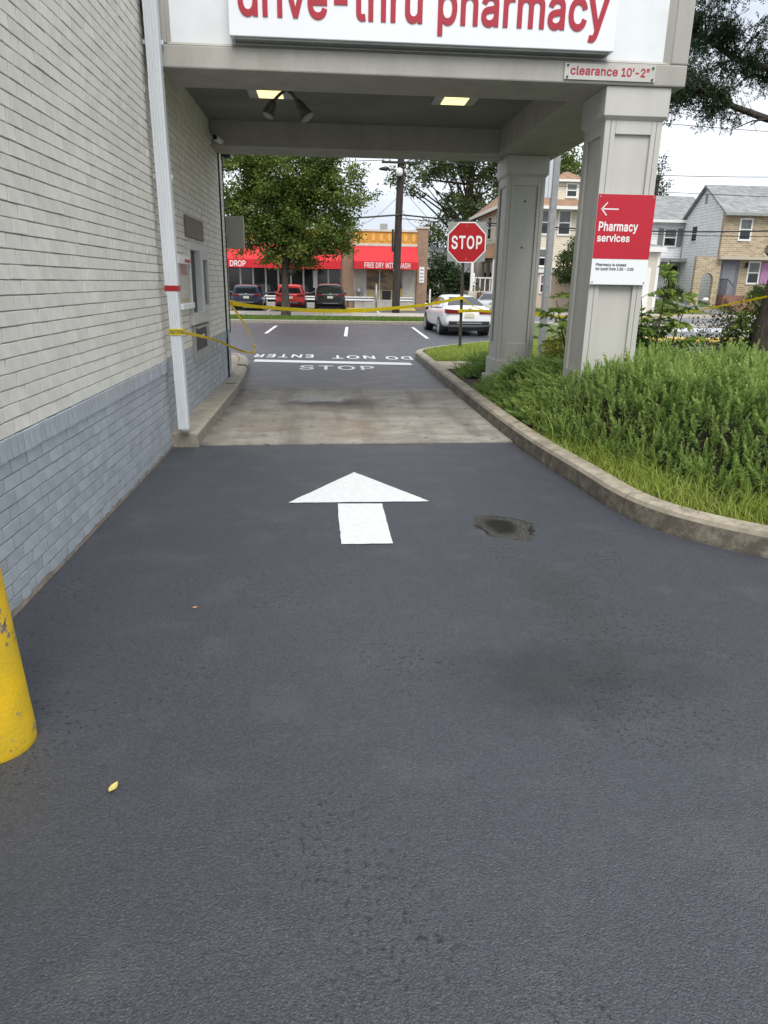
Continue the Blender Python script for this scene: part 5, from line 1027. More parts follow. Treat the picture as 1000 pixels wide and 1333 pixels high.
# dark twiggy mass under the shoots
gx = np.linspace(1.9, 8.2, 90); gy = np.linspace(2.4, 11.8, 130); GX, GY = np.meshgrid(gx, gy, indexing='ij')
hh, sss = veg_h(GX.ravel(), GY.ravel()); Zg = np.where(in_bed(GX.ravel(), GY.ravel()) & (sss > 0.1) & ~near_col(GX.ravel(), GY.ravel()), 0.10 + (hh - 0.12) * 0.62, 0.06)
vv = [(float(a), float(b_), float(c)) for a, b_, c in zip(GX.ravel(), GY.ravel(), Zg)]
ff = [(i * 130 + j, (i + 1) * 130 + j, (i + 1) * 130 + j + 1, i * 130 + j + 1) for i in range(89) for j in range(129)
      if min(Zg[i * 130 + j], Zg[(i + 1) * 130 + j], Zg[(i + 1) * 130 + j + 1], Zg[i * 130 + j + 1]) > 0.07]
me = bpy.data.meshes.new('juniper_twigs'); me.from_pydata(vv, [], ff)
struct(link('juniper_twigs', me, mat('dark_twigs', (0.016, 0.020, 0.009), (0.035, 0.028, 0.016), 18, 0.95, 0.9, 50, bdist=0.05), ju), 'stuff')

def blades(P, L, W, lean, r, seg=3):
    n = len(P); ang = r.random(n) * 6.283; dirh = np.stack([np.cos(ang), np.sin(ang), np.zeros(n)], 1)
    side = np.stack([-np.sin(ang), np.cos(ang), np.zeros(n)], 1); tw = r.uniform(-0.7, 0.7, n)[:, None]; side = unit(side + dirh * tw)
    pts = []
    for j in range(seg + 1):
        t = j / seg; pts.append(P + np.array([0, 0, 1.0]) * (L * (t - 0.35 * lean * t * t))[:, None] + dirh * (L * lean * t * t)[:, None])
    out = []
    for j in range(seg):
        w0 = (W * (1 - (j / seg) ** 1.5))[:, None] / 2; w1 = (W * (1 - ((j + 1) / seg) ** 1.5) + 0.0006)[:, None] / 2
        out.append(np.stack([pts[j] - side * w0, pts[j] + side * w0, pts[j + 1] + side * w1, pts[j + 1] - side * w1], 1))
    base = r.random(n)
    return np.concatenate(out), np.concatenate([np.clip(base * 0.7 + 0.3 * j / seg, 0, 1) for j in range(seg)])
# ragged grass along the kerb
X, Y = scatter(85000, 1.85, 6.5, 2.3, 7.1, r1); d = kerb_dist(X, Y)
wid = np.where(Y > 5.6, 0.62 * np.clip((7.1 - Y) / 1.2, 0, 1), np.clip(0.66 + 0.10 * np.sin(X * 7) + 0.05 * np.sin(Y * 17), 0.2, 0.95))
ok = in_bed(X, Y) & (d < wid) & (d > KW - 0.03) & (r1.random(len(X)) < np.clip((wid - d) / 0.12, 0.1, 1) * 0.9)
X, Y, d = X[ok], Y[ok], d[ok]
L = r1.uniform(0.05, 0.15, len(X)) * (0.75 + 0.9 * np.clip((d - 0.2) / 0.35, 0, 1)) * np.where(r1.random(len(X)) < .06, 1.9, 1)
V, rn = blades(np.stack([X, Y, np.full(len(X), 0.10)], 1), L, r1.uniform(0.004, 0.009, len(X)), r1.uniform(0.2, 1.3, len(X)), r1)
# taller blades poking through the junipers
X4, Y4 = scatter(2600, 2.0, 5.0, 3.4, 7.4, r1); h4, s4 = veg_h(X4, Y4); ok = in_bed(X4, Y4) & (s4 > 0.02) & (s4 < 0.95) & ~near_col(X4, Y4); X4, Y4, h4 = X4[ok], Y4[ok], h4[ok]
V4, rn4 = blades(np.stack([X4, Y4, 0.1 + (h4 - 0.1) * .55], 1), r1.uniform(0.16, 0.42, len(X4)), r1.uniform(0.005, 0.011, len(X4)), r1.uniform(0.3, 1.2, len(X4)), r1)
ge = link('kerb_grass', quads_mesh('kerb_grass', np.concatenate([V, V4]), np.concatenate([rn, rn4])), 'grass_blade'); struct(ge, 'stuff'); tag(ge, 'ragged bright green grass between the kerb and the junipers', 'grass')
# small lawn by the stop sign
X, Y = scatter(42000, 1.95, 7.5, 13.1, 19.4, r1)
lim_x = np.interp(Y, [13, 14.6, 15, 15.4, 15.98, 17.15, 18.55, 19.45], [1.95, 1.95, 2.0, 2.13, 2.51, 3.42, 4.62, 6.2]); ok = (X > lim_x) & (r1.random(len(X)) < np.clip(1.4 - (X - lim_x) * .25, .25, 1))
X, Y = X[ok], Y[ok]; Z = np.array([0.12 + gz(y) * .5 for y in Y])
V, rn = blades(np.stack([X, Y, Z], 1), r1.uniform(0.05, 0.12, len(X)), r1.uniform(0.008, 0.014, len(X)), r1.uniform(0.2, 0.9, len(X)), r1, 2)
lg = link('lawn_grass', quads_mesh('lawn_grass', V, rn), 'grass_blade'); struct(lg, 'stuff'); tag(lg, 'mown green grass round the stop sign post', 'grass')
# far verge tufts
X, Y = scatter(14000, -9, 7.1, 33.3, 37.1, r1); V, rn = blades(np.stack([X, Y, np.full(len(X), -.18)], 1), r1.uniform(0.05, 0.14, len(X)), r1.uniform(0.02, 0.04, len(X)), r1.uniform(0.2, 0.9, len(X)), r1, 2)
lg = link('verge_grass', quads_mesh('verge_grass', V, rn * .7), 'leaf_bright'); struct(lg, 'stuff'); tag(lg, 'short patchy grass on the strip beyond the parking lot', 'grass')
X, Y = scatter(16000, 7.3, 34, 46.7, 53, r1); Z = np.where(X < 20, -0.14 + 0.42 * np.clip((Y - 46.6) / 4.9, 0, 1), -0.14 + 0.76 * np.clip((Y - 46.6) / 4.9, 0, 1))
ok = ~((X > 23.4) & (X < 26.8)); X, Y, Z = X[ok], Y[ok], Z[ok]
V, rn = blades(np.stack([X, Y, Z], 1), r1.uniform(0.06, 0.16, len(X)), r1.uniform(0.03, 0.05, len(X)), r1.uniform(0.2, 0.9, len(X)), r1, 2)
lg = link('front_lawn_grass', quads_mesh('front_lawn_grass', V, rn * .6), 'leaf_bright'); struct(lg, 'stuff'); tag(lg, 'grass of the front lawns across the street', 'grass')

# ------------------------------------------------------------------ trees and shrubs
def curve_pts(a, b_, bend, n_=5, r=None):
    a, b_ = Vector(a), Vector(b_); m_ = a.lerp(b_, .5) + Vector(bend)
    return [(1 - t) ** 2 * a + 2 * t * (1 - t) * m_ + t * t * b_ for t in [i / (n_ - 1) for i in range(n_)]]
def tree(name, label, cat, loc, fork, r0, blobs, ncl, per, leaf, sig, lm='leaf', bm_='bark', seed=1, limbs=9, trunk_top=None, group=None, flat=0.0, droop=0.0, shell=0.5, limb_r=None):
    limb_r = limb_r or r0 * .3
    """blobs: (x,y,z,rx,ry,rz) relative to loc; clusters of leaves fill each blob's outer volume"""
    r = np.random.default_rng(seed); q = random.Random(seed)
    t = thing(name, label, cat, loc, 0, group)
    tm = MB(); top = Vector(trunk_top or (0, 0, fork * 1.6))
    tp = curve_pts((0, 0, -0.3), top, (q.uniform(-.1, .1), q.uniform(-.1, .1), 0), 8)
    tm.tube(tp, [r0 * (1.35 if i == 0 else 1.12 if i == 1 else 1 - .07 * i) for i in range(8)], 12); tm.build('trunk', bm_, t, smooth=True)
    C, W_ = [], []
    tot = sum(b[3] * b[4] * b[5] for b in blobs)
    lb = MB()
    for b in blobs:
        n_ = max(6, int(ncl * b[3] * b[4] * b[5] / tot))
        d = unit(r.normal(size=(n_, 3))); rad = (shell + (1 - shell) * r.random(n_)) ** 0.8
        rad *= 1 + 0.16 * np.sin(d[:, 0] * 5 + b[0]) * np.cos(d[:, 2] * 6 + b[1])
        C.append(np.array(b[:3]) + d * rad[:, None] * np.array(b[3:]))
        for i in range(max(1, int(round(limbs / len(blobs))))):
            e = np.array(b[:3]) + unit(r.normal(size=3)) * 0.72 * np.array(b[3:])
            k_ = q.uniform(0.45, 0.95); s0 = tp[min(7, int(k_ * 7))]
            pts = curve_pts(s0, e, (0, 0, q.uniform(-.05, .12) * (Vector(e) - s0).length), 6)
            lb.tube(pts, [limb_r * (1 - .16 * i_) for i_ in range(6)], 6)
            for _ in range(3):
                f = pts[q.randint(2, 4)]; e2 = f + Vector(unit(r.normal(size=3))) * q.uniform(.25, .55) * min(b[3:]); lb.tube(curve_pts(f, e2, (0, 0, .05), 4), [r0 * .16, r0 * .12, r0 * .08, r0 * .04], 5)
    lb.build('limbs', bm_, t, smooth=True)
    C = np.concatenate(C); n_ = len(C)
    P = np.repeat(C, per, axis=0) + r.normal(size=(n_ * per, 3)) * sig * np.array([1, 1, 0.75])
    D = r.normal(size=P.shape); D[:, 2] = D[:, 2] * (1 - flat) - droop; D = unit(D)
    lf = leaf * r.uniform(0.6, 1.3, len(P))
    rn = np.clip(np.repeat(r.random(n_), per) * .7 + r.random(len(P)) * .3, 0, 1)
    link('crown', quads_mesh('crown', leaves(P, D, lf, lf * 0.5, r), rn), lm, t)
    return t
tree('street_tree', 'round bushy green tree on the verge in front of the laundromat', 'tree', (-2.2, 38.0, -0.18), 1.9, 0.21,
     [(-0.7, 0, 5.0, 2.2, 2.2, 1.9), (1.0, .2, 4.7, 2.3, 2.2, 2.0), (0.1, 0, 6.6, 2.5, 2.3, 1.6), (-1.9, 0, 4.1, 1.25, 1.5, 1.2), (2.8, 0, 5.9, 1.5, 1.6, 1.5), (2.7, .2, 3.9, 1.2, 1.3, 0.9), (0.2, -.3, 3.2, 1.7, 1.5, 0.9), (-2.3, 0, 6.3, 1.5, 1.6, 1.5), (1.6, 0, 7.6, 1.5, 1.5, 1.2), (-1.0, 0, 7.8, 1.7, 1.5, 1.2)],
     800, 70, 0.17, 0.21, 'leaf', 'bark_grey', 3, 30, (0.05, 0, 4.6), flat=0.45, droop=0.25)
tree('large_tree', 'tall dark open-branched tree behind the utility pole', 'tree', (11.2, 62.0, -0.2), 5, 0.55,
     [(-1.5, 0, 11.2, 2.6, 2.5, 1.9), (1.2, 0, 11.5, 2.4, 2.5, 2.2), (-4.2, 0, 9.8, 1.6, 1.6, 1.3), (-0.6, 0, 7.2, 2.0, 2.2, 1.8), (1.8, 0, 8.2, 2.0, 2.0, 1.9), (-6.0, 0, 9.6, 0.9, 1.2, 0.9), (-2.2, 0, 4.2, 2.0, 2.0, 2.4), (3.5, 0, 11, 2, 2, 2), (-2.6, 0, 13.2, 2.2, 2, 1.4), (0.6, 0, 14, 2.4, 2, 1.4)],
     360, 60, 0.26, 0.34, 'leaf_dark', 'bark', 5, 30, (0.3, 0, 11), flat=0.2, limb_r=.10)
tree('dark_shrub_tree', 'dark dense shrub beneath the large tree beside the laundromat', 'tree', (8.6, 54.5, -0.2), 0.6, 0.12,
     [(0, 0, 1.6, 1.5, 1.2, 1.5), (-.6, 0, 2.9, 1.1, 1.0, 1.2), (0.9, 0, 1.2, 1.2, 1.1, 1.1)], 260, 26, 0.22, 0.22, 'leaf_conifer', 'bark', 6, 6)
tree('house_tree', 'rounded dark green tree in front of the cream house windows', 'tree', (16.35, 46.9, -0.1), 1.4, 0.12,
     [(0, 0, 3.3, 1.5, 1.2, 1.4), (-.9, 0, 2.7, 1.1, 0.9, 1.1), (.9, 0, 3.1, 1.1, .9, 1.1), (0.3, 0, 4.3, .9, .8, .8)], 420, 28, 0.17, 0.17, 'leaf_dark', 'bark', 8, 8, flat=.2)
tree('back_tree', 'leafy green tree rising above the cream house roof', 'tree', (18.6, 66.0, 0), 5, 0.4,
     [(0, 0, 11.5, 3.0, 2.5, 2.4), (-2.3, 0, 10.2, 1.8, 2, 1.8), (2.4, 0, 10.3, 2.2, 2, 2.0), (0, 0, 14, 2.6, 2.5, 1.8)], 300, 32, 0.32, 0.45, 'leaf', 'bark', 9, 10)
tree('conifer', 'dark narrow conifer behind the grey sided house', 'tree', (27.9, 64.0, 0), 2, 0.3,
     [(0, 0, 4, 1.7, 1.6, 2.4), (0, 0, 7.0, 1.35, 1.3, 1.9), (.1, 0, 9.3, .95, .9, 1.6), (0.2, 0, 10.9, .5, .5, 1.0), (1.7, 0, 7.7, .9, .8, .8)], 360, 26, 0.22, 0.24, 'leaf_conifer', 'bark', 10, 8, (0, 0, 10.5), droop=.4)

# right foreground conifer: trunk at the frame edge, limbs reaching back over the bed
rt = thing('cedar_tree', 'big rough-barked evergreen at the right edge with a sawn-off limb and overhanging branches', 'tree', (5.78, 9.0, 0.1))
def bark_tube(pts, rad, seed, n_=18, k=4):
    q = random.Random(seed); P = [Vector(p) for p in pts]; Q = []; RR = []
    for i in range(len(P) - 1):
        for j in range(k):
            t = j / k; Q.append(P[i].lerp(P[i + 1], t) + Vector((q.uniform(-.01, .01), q.uniform(-.01, .01), 0))); RR.append((rad[i] * (1 - t) + rad[i + 1] * t) * q.uniform(.95, 1.06))
    Q.append(P[-1]); RR.append(rad[-1]); return MB().tube(Q, RR, n_)
bark_tube([(0, 0, -0.2), (0.03, 0, .3), (0.1, 0, 1.0), (0.2, 0, 1.9), (0.45, .1, 3.2), (0.8, .2, 4.6), (1.1, .2, 6.5)], [0.52, 0.44, 0.38, .33, .28, .22, .13], 4).build('trunk', 'bark_grey', rt, smooth=True)
st_ = bark_tube([(0.12, 0, 1.62), (-0.12, -.06, 1.74), (-0.36, -.1, 1.87)], [.15, .105, .085], 5, 12).build('sawn_limb', 'bark_grey', rt, smooth=True)
MB().tube([(-0.358, -.1, 1.869), (-0.366, -.102, 1.873)], [.08, .078], 12).build('cut_face', mat('sawn_wood', (0.20, 0.15, 0.10), (0.12, 0.09, 0.06), 20, .9), st_)
limb_paths = [[(0.5, 0, 3.3), (0.0, 0.1, 3.28), (-0.55, 0.1, 3.31), (-1.0, .1, 3.43), (-1.4, 0.1, 3.58), (-1.75, .1, 3.62), (-2.0, .1, 3.55)],
              [(0.7, 0, 4.2), (0.1, 0.3, 3.95), (-0.5, .4, 3.92), (-0.9, .4, 4.0), (-1.3, .4, 4.2), (-1.6, .4, 4.3)],
              [(0.8, 0, 4.6), (0.2, -.1, 4.75), (-0.6, -.2, 4.7), (-1.1, -.2, 4.65), (-1.5, -.2, 4.5)],
              [(0.8, 0.1, 4.8), (0.4, .6, 5.2), (-0.3, .9, 5.4), (-1.0, 1.0, 5.3)], [(0.9, 0, 5.5), (1.6, .3, 6.0), (2.4, .4, 6.2)], [(0.8, 0, 4.5), (1.6, -.3, 5.0), (2.5, -.5, 5.1)]]
lb = MB(); rr = np.random.default_rng(31); qq = random.Random(31); CL = []; SG = []
for i, pth in enumerate(limb_paths):
    n_ = len(pth); lb.tube(pth, [0.046 * (1 - .13 * k_) + .006 for k_ in range(n_)], 8)
    for k_ in range(1, n_):
        a = Vector(pth[k_])
        for _ in range(7 if i < 3 else 8):
            e = a + Vector((qq.uniform(-.38, .3), qq.uniform(-.35, .35), qq.uniform(-.2, .32))); lb.tube([a, a.lerp(e, .5) + Vector((0, 0, .03)), e], [.014, .009, .004], 5)
            foliated = (k_ >= 3 or i >= 3) if i == 0 else (k_ >= 2)
            if foliated: CL.append(e); SG.append(1)
            if foliated and qq.random() < .75: CL.append(a.lerp(e, .55)); SG.append(1)
            if not foliated:   # bare twigs
                for _2 in range(2): e2 = e + Vector((qq.uniform(-.2, .15), qq.uniform(-.1, .1), qq.uniform(-.15, .15))); lb.tube([e, e2], [.004, .002], 4)
lb.build('limbs', 'bark', rt, smooth=True)
C = np.array([tuple(c) for c in CL]); n_ = len(C); T = 44
P = np.repeat(C, T, axis=0) + rr.normal(size=(n_ * T, 3)) * 0.065
axs = unit(rr.normal(size=(n_ * T, 3)) + np.array([-.35, 0, .35]))
V, rn = plumes(P, axs, rr.uniform(0.06, 0.14, len(P)), 5, rr, 3, 1.1)
link('foliage', quads_mesh('foliage', V, rn), 'leaf_conifer', rt)

# leafy saplings and shrubs
def sapling(name, label, loc, stems, seed, lm='leaf_bright', leaf=0.115, nl=9, cat='shrub'):
    r = np.random.default_rng(seed); q = random.Random(seed); t = thing(name, label, cat, loc)
    sm = MB(); LV = []; RN = []
    for (dx, dy, h, nf) in stems:
        top = Vector((dx, dy, h)); base = Vector((dx * .15, dy * .15, -.1)); pts = curve_pts(base, top, (dx * .1, dy * .1, .1 * h), 7); sm.tube(pts, [.014 - .0015 * i for i in range(7)], 6)
        for f in range(nf):
            tt = .35 + .65 * (f + .5) / nf; a = pts[min(6, int(tt * 6))]; an = q.uniform(0, 6.283); Lf = q.uniform(.28, .5) * (1.15 - .35 * tt)
            e = a + Vector((math.cos(an) * Lf, math.sin(an) * Lf, q.uniform(-.05, .22) * 1.0)); rp = curve_pts(a, e, (0, 0, .09), 7); sm.tube(rp, .0035, 4)
            for k_ in range(nl):
                u = .2 + .8 * k_ / (nl - 1); i0 = min(5, int(u * 6)); p = rp[i0].lerp(rp[i0 + 1], u * 6 - i0); d = (rp[i0 + 1] - rp[i0]).normalized(); sd = d.cross(Vector((0, 0, 1))).normalized()
                for sgn in ((1, -1) if k_ < nl - 1 else (0,)):
                    dd = unit(np.array(tuple(d * .55 + sd * sgn * .8 + Vector((0, 0, q.uniform(-.75, .2)))))[None]); L_ = leaf * q.uniform(.8, 1.2)
                    side = unit(np.cross(dd, np.array([[0, 0, 1.0]]) + r.normal(size=(1, 3)) * .9)); w = L_ * .42; P0 = np.array(tuple(p))[None]
                    LV.append(np.stack([P0, P0 + dd * L_ * .4 + side * w * .5, P0 + dd * L_, P0 + dd * L_ * .4 - side * w * .5], 1)); RN.append(q.random() * .6 + (.4 if tt > .6 else .1))
    sm.build('stems', 'bark', t, smooth=True); link('leaves', quads_mesh('leaves', np.concatenate(LV), np.array(RN)), lm, t); return t
sapling('sapling', 'bright green sapling with feathery leaves right of the near column', (3.95, 8.6, 0.3), [(-.25, 0, 1.25, 9), (.12, .1, 1.5, 10), (-.05, -.2, 0.9, 9), (-.45, .1, .75, 8), (.4, .1, 1.0, 8), (-.3, .3, 1.05, 8), (.25, -.1, .6, 8), (-.1, .2, .75, 8), (-.55, 0, .45, 7)], 41)
sapling('sapling', 'slender green sapling with feathery leaves between the two columns', (3.42, 9.6, 0.25), [(-.12, 0, 1.3, 6), (.1, .1, 1.0, 6), (-.3, -.1, .75, 6), (.05, -.1, 1.55, 6), (-.4, .05, 1.05, 5)], 42)
def bush(name, label, loc, blobs, ncl, per, leaf, sig, lm, seed): return tree(name, label, 'shrub', loc, 0.12, 0.03, blobs, ncl, per, leaf, sig, lm, 'bark', seed, 6, (0, 0, .4), shell=.3)
bush('shrub', 'dark green rounded shrub at the foot of the near column', (3.75, 8.4, 0.2), [(0, 0, .50, .42, .35, .40), (-.3, .1, .3, .3, .3, .3), (.35, 0, .35, .3, .3, .3)], 150, 26, .045, .05, 'leaf_dark', 51)
bush('shrub', 'yellow-green shrub beside the grey pole', (3.72, 11.3, 0.12), [(0, 0, .42, .34, .3, .32), (.3, 0, .3, .28, .25, .26)], 110, 24, .05, .05, 'leaf_yellow', 52)
bush('shrub', 'grey-green twiggy shrub left of the cedar trunk', (5.15, 9.4, 0.2), [(0, 0, .75, .30, .3, .35), (-.3, 0, .5, .3, .3, .3), (.2, 0, .45, .3, .3, .35)], 90, 18, .045, .06, 'leaf_grey', 53)
bush('shrub', 'mid-green vine-like shrub climbing the base of the cedar trunk', (5.42, 9.2, 0.2), [(0, 0, .6, .22, .2, .42), (.05, 0, 1.0, .14, .15, .3)], 70, 20, .06, .06, 'leaf', 54)
bush('orange_sprig', 'small orange-red leafy sprig among the shrubs right of the near column', (4.22, 9.3, .45), [(0, 0, .22, .05, .05, .2)], 14, 14, .045, .03, 'leaf_orange', 55)
bush('shrub', 'leafy green shrub filling the gap behind the pole', (3.95, 10.2, 0.12), [(0, 0, .45, .3, .3, .35), (-.3, .2, .35, .25, .25, .3)], 90, 22, .06, .06, 'leaf', 56)

# fallen leaf and a scrap on the asphalt
def flat_leaf(name, label, loc, L, W, rz, m):
    mb = MB(); P = []
    for i in range(9):
        t = i / 8; w = W * math.sin(math.pi * min(1, t * 1.02)) ** .8 * (1 - .25 * t); P.append((t, w))
    V = [((t - .5) * L, w / 2, .004 + .006 * abs(t - .5) + .004) for t, w in P] + [((t - .5) * L, 0, .003 + .008 * abs(t - .5)) for t, w in P] + [((t - .5) * L, -w / 2, .004 + .006 * abs(t - .5) + .002) for t, w in P]
    F = [(i, i + 1, 9 + i + 1, 9 + i) for i in range(8)] + [(9 + i, 9 + i + 1, 18 + i + 1, 18 + i) for i in range(8)]
    o = mb.add(V, F).build(name, m); o.location = loc; o.rotation_euler = (0, 0, rz); return tag(o, label, 'leaf')
flat_leaf('fallen_leaf', 'pale yellow fallen leaf lying on the dark asphalt', (-0.664, 1.846, 0.003), 0.046, 0.025, R(72), mat('yellow_leaf', (0.62, 0.52, 0.17), (0.52, 0.42, 0.12), 40, .6))
flat_leaf('leaf_scrap', 'tiny orange leaf scrap on the asphalt near the wall', (-0.641, 3.099, 0.003), 0.022, 0.014, R(20), mat('orange_leaf', (0.55, 0.25, 0.10), rough=.7))

# ------------------------------------------------------------------ cars
def car(label, loc, rz, paint, L, W, H, body, house, wheel_y, wr, lights, group=None, roof_rails=False, dark_lower=False, plate=(0.62, 0.58, 0.40)):
    """body: (y, half width, bottom, top) from tail to nose; house: (y, half width at belt, belt z, half width at roof, roof z)"""
    t = thing('parked_car', label, 'car', loc, rz, group)
    pm = bpy.data.materials.new('car_paint'); pm.use_nodes = True; b = pm.node_tree.nodes['Principled BSDF']
    b.inputs['Base Color'].default_value = (*paint, 1); b.inputs['Roughness'].default_value = 0.28; b.inputs['Coat Weight'].default_value = 0.6; b.inputs['Coat Roughness'].default_value = 0.06
    mb = MB(); n_ = 0; rings = []
    for y, w, z0, z1 in body:
        h = z1 - z0
        half = [(w * .80, z0), (w * .95, z0 + h * .10), (w * .995, z0 + h * .30), (w, z0 + h * .52), (w * .985, z0 + h * .72), (w * .93, z0 + h * .90), (w * .80, z0 + h * .985), (w * .40, z1 + .015)]
        ring = [(-a, y, z) for a, z in half][::-1] + [] ; ring = [(a, y, z) for a, z in half] + [(-a, y, z) for a, z in half[::-1]]
        rings.append(ring); n_ = len(ring)
    V = [p for r_2 in rings for p in r_2]
    F = [(i * n_ + k_, i * n_ + (k_ + 1) % n_, (i + 1) * n_ + (k_ + 1) % n_, (i + 1) * n_ + k_) for i in range(len(rings) - 1) for k_ in range(n_)]
    F += [tuple(range(n_ - 1, -1, -1)), tuple((len(rings) - 1) * n_ + k_ for k_ in range(n_))]
    bo_ = mb.add(V, F).build('body', pm, t, smooth=True)
    sd = bo_.modifiers.new('sub', 'SUBSURF'); sd.levels = 1; sd.render_levels = 2
    # cabin
    mb = MB(); rings = []
    for y, wb, zb, wt, zt in house:
        half = [(wb, zb), (wb * .99, zb + (zt - zb) * .12), (wt + (wb - wt) * .12, zt - (zt - zb) * .14), (wt * .9, zt - (zt - zb) * .02), (wt * .45, zt + .015)]
        rings.append([(a, y, z) for a, z in half] + [(-a, y, z) for a, z in half[::-1]])
    n_ = 10; V = [p for r_2 in rings for p in r_2]
    F = [(i * n_ + k_, i * n_ + k_ + 1, (i + 1) * n_ + k_ + 1, (i + 1) * n_ + k_) for i in range(len(rings) - 1) for k_ in range(n_ - 1)]
    F += [tuple(range(n_ - 1, -1, -1)), tuple((len(rings) - 1) * n_ + k_ for k_ in range(n_))]
    cb_ = mb.add(V, F).build('cabin', pm, t, smooth=True); bv_ = cb_.modifiers.new('bevel', 'BEVEL'); bv_.width = .05; bv_.segments = 3; bv_.limit_method = 'ANGLE'; bv_.angle_limit = R(28)
    def S(i, side, u):       # point on the cabin flank, u 0 belt .. 1 roof edge
        y, wb, zb, wt, zt = house[i]; return Vector((side * (wb * .99 + ((wt + (wb - wt) * .12) - wb * .99) * u), y, zb + (zt - zb) * (.12 + .74 * u)))
    def P(i, f, side, u):
        return S(i, side, u).lerp(S(i + 1, side, u), f)
    G = M['dark_glass']
    for side in (-1, 1):
        for i in range(1, len(house) - 2):
            q = [P(i, .06, side, .10), P(i, .94, side, .10), P(i, .94, side, .93), P(i, .06, side, .93)]
            q = [p + Vector((side * .012, 0, 0)) for p in q]; MB().quad(*q).build('side_window', G, t)
    for i0, i1, nm, e in ((0, 1, 'rear_window', -.014), (len(house) - 1, len(house) - 2, 'windscreen', .014)):
        a, c = house[i0], house[i1]
        def bk(u, v, a=a, c=c, e=e):
            y = a[0] + (c[0] - a[0]) * v; w = (a[1] + (c[3] * .92 - a[1]) * v) * .90; z = a[4] * (1 - v) + c[4] * v if a[4] > a[2] + .2 else a[4] + (c[4] - a[4]) * v
            return Vector((u * w, y + e * 1.2, z + .022))
        if a[4] - a[2] > .25:      # upright tailgate glass
            w = a[3] * .95; MB().quad((-a[1] * .86, a[0] - .012, a[2] + (a[4] - a[2]) * .16), (a[1] * .86, a[0] - .012, a[2] + (a[4] - a[2]) * .16), (w * .9, a[0] - .012, a[4] - .10), (-w * .9, a[0] - .012, a[4] - .10)).build(nm, G, t)
        else: MB().quad(bk(-1, .08), bk(1, .08), bk(1, .90), bk(-1, .90)).build(nm, G, t)
    for side in (-1, 1):
        for y in wheel_y:
            x = side * (W / 2 - .115)
            ar = MB().tube([(side * (W / 2 - .30), y, wr), (side * (W / 2 - .004), y, wr + .01)], wr * 1.13, 24).build('wheel_arch', 'black', t)
            wh = MB().tube([(x - side * .1, y, wr), (x - side * .08, y, wr), (x + side * .10, y, wr), (x + side * .122, y, wr)], [wr * .9, wr, wr, wr * .93], 24).build('wheel', 'black', t)
            MB().tube([(x + side * .1225, y, wr), (x + side * .126, y, wr)], [wr * .68, wr * .60], 20).build('rim', 'galv', wh)
        MB().box(*sorted((side * (W / 2 - .02), side * (W / 2 + .13))), house[-2][0] + .12, house[-2][0] + .22, house[-2][2] - .02, house[-2][2] + .12).build('mirror', pm, t, .03)
    rear = body[0][0]
    LM = mat('tail_light', (0.20, 0.004, 0.008), (0.12, 0.003, 0.006), 12, 0.15)
    for side in (-1, 1):
        x0, x1, z0, z1, dy = lights; MB().prism([(side * x0, z0 + .02), (side * x1, z0 + .035), (side * (x1 + .012), z1), (side * x0, z1 - .03)], rear - .03, rear + dy, 'Y').build('tail_light', LM, t, .012)
    MB().box(-.17, .17, rear - .026, rear - .012, lights[2] - .10, lights[2] + .04).build('number_plate', mat('number_plate', plate, (plate[0] * .8, plate[1] * .8, plate[2] * .9), 14, .5), t)
    MB().box(-W * .40, W * .40, rear - .035, rear + .25, body[0][2] - .03, body[0][2] + (.10 if dark_lower else .06)).build('bumper_insert', 'black', t, .02)
    MB().box(-W * .25, W * .25, rear - .045, rear - .02, body[0][2] + .02, body[0][2] + .045).build('bumper_trim', 'galv', t, .005)
    MB().box(-.06, .06, rear - .027, rear - .015, lights[3] - .05, lights[3] + .04).build('badge', 'galv', t, .015)
    MB().box(-W * .36, W * .36, -L * .40, L * .40, .17, .30).build('underbody', 'black', t)
    return t
def sedan_body(L): 
    r0 = -L / 2
    return [(r0, .74, .44, .84), (r0 + .06, .84, .36, .98), (r0 + .25, .90, .30, 1.04), (r0 + .75, .925, .26, 1.03), (r0 + 1.4, .925, .24, .99), (0, .925, .23, .98), (L / 2 - 1.5, .92, .24, .97), (L / 2 - .7, .90, .26, .86), (L / 2 - .2, .84, .30, .74), (L / 2, .66, .40, .62)]
Ls = 4.85
car('white sedan parked in the lot behind the stop sign post', (4.90, 28.35, -0.31), R(2.5), (0.72, 0.73, 0.74), Ls, 1.85, 1.48, sedan_body(Ls),
    [(-1.85, .78, .985, .70, 1.03), (-0.80, .82, .965, .53, 1.36), (-.30, .83, .955, .55, 1.415), (.35, .83, .945, .55, 1.405), (.75, .82, .945, .54, 1.34), (1.5, .79, .935, .74, .97)],
    (-1.42, 1.43), .335, (.36, .86, .77, .955, .2), dark_lower=True)
def suv_body(L, W, zt):
    r0 = -L / 2; w = W / 2
    return [(r0, w * .84, .45, zt - .06), (r0 + .06, w * .95, .38, zt), (r0 + .3, w * .99, .30, zt + .01), (r0 + 1.2, w, .26, zt), (0, w, .25, zt), (L / 2 - 1.3, w * .99, .27, zt), (L / 2 - .6, w * .96, .30, zt - .08), (L / 2 - .15, w * .88, .36, zt - .22), (L / 2, w * .7, .42, zt - .36)]
def suv_house(L, W, zb, zt):
    r0 = -L / 2; w = W / 2
    return [(r0 + .10, w * .88, zb, w * .72, zt - .10), (r0 + .45, w * .91, zb, w * .74, zt - .01), (r0 + 1.2, w * .92, zb, w * .75, zt), (r0 + 2.1, w * .92, zb, w * .75, zt - .02), (r0 + 2.45, w * .91, zb, w * .73, zt - .06), (r0 + 3.15, w * .86, zb, w * .80, zb + .04)]
G_ = 'cars parked at the laundromat'
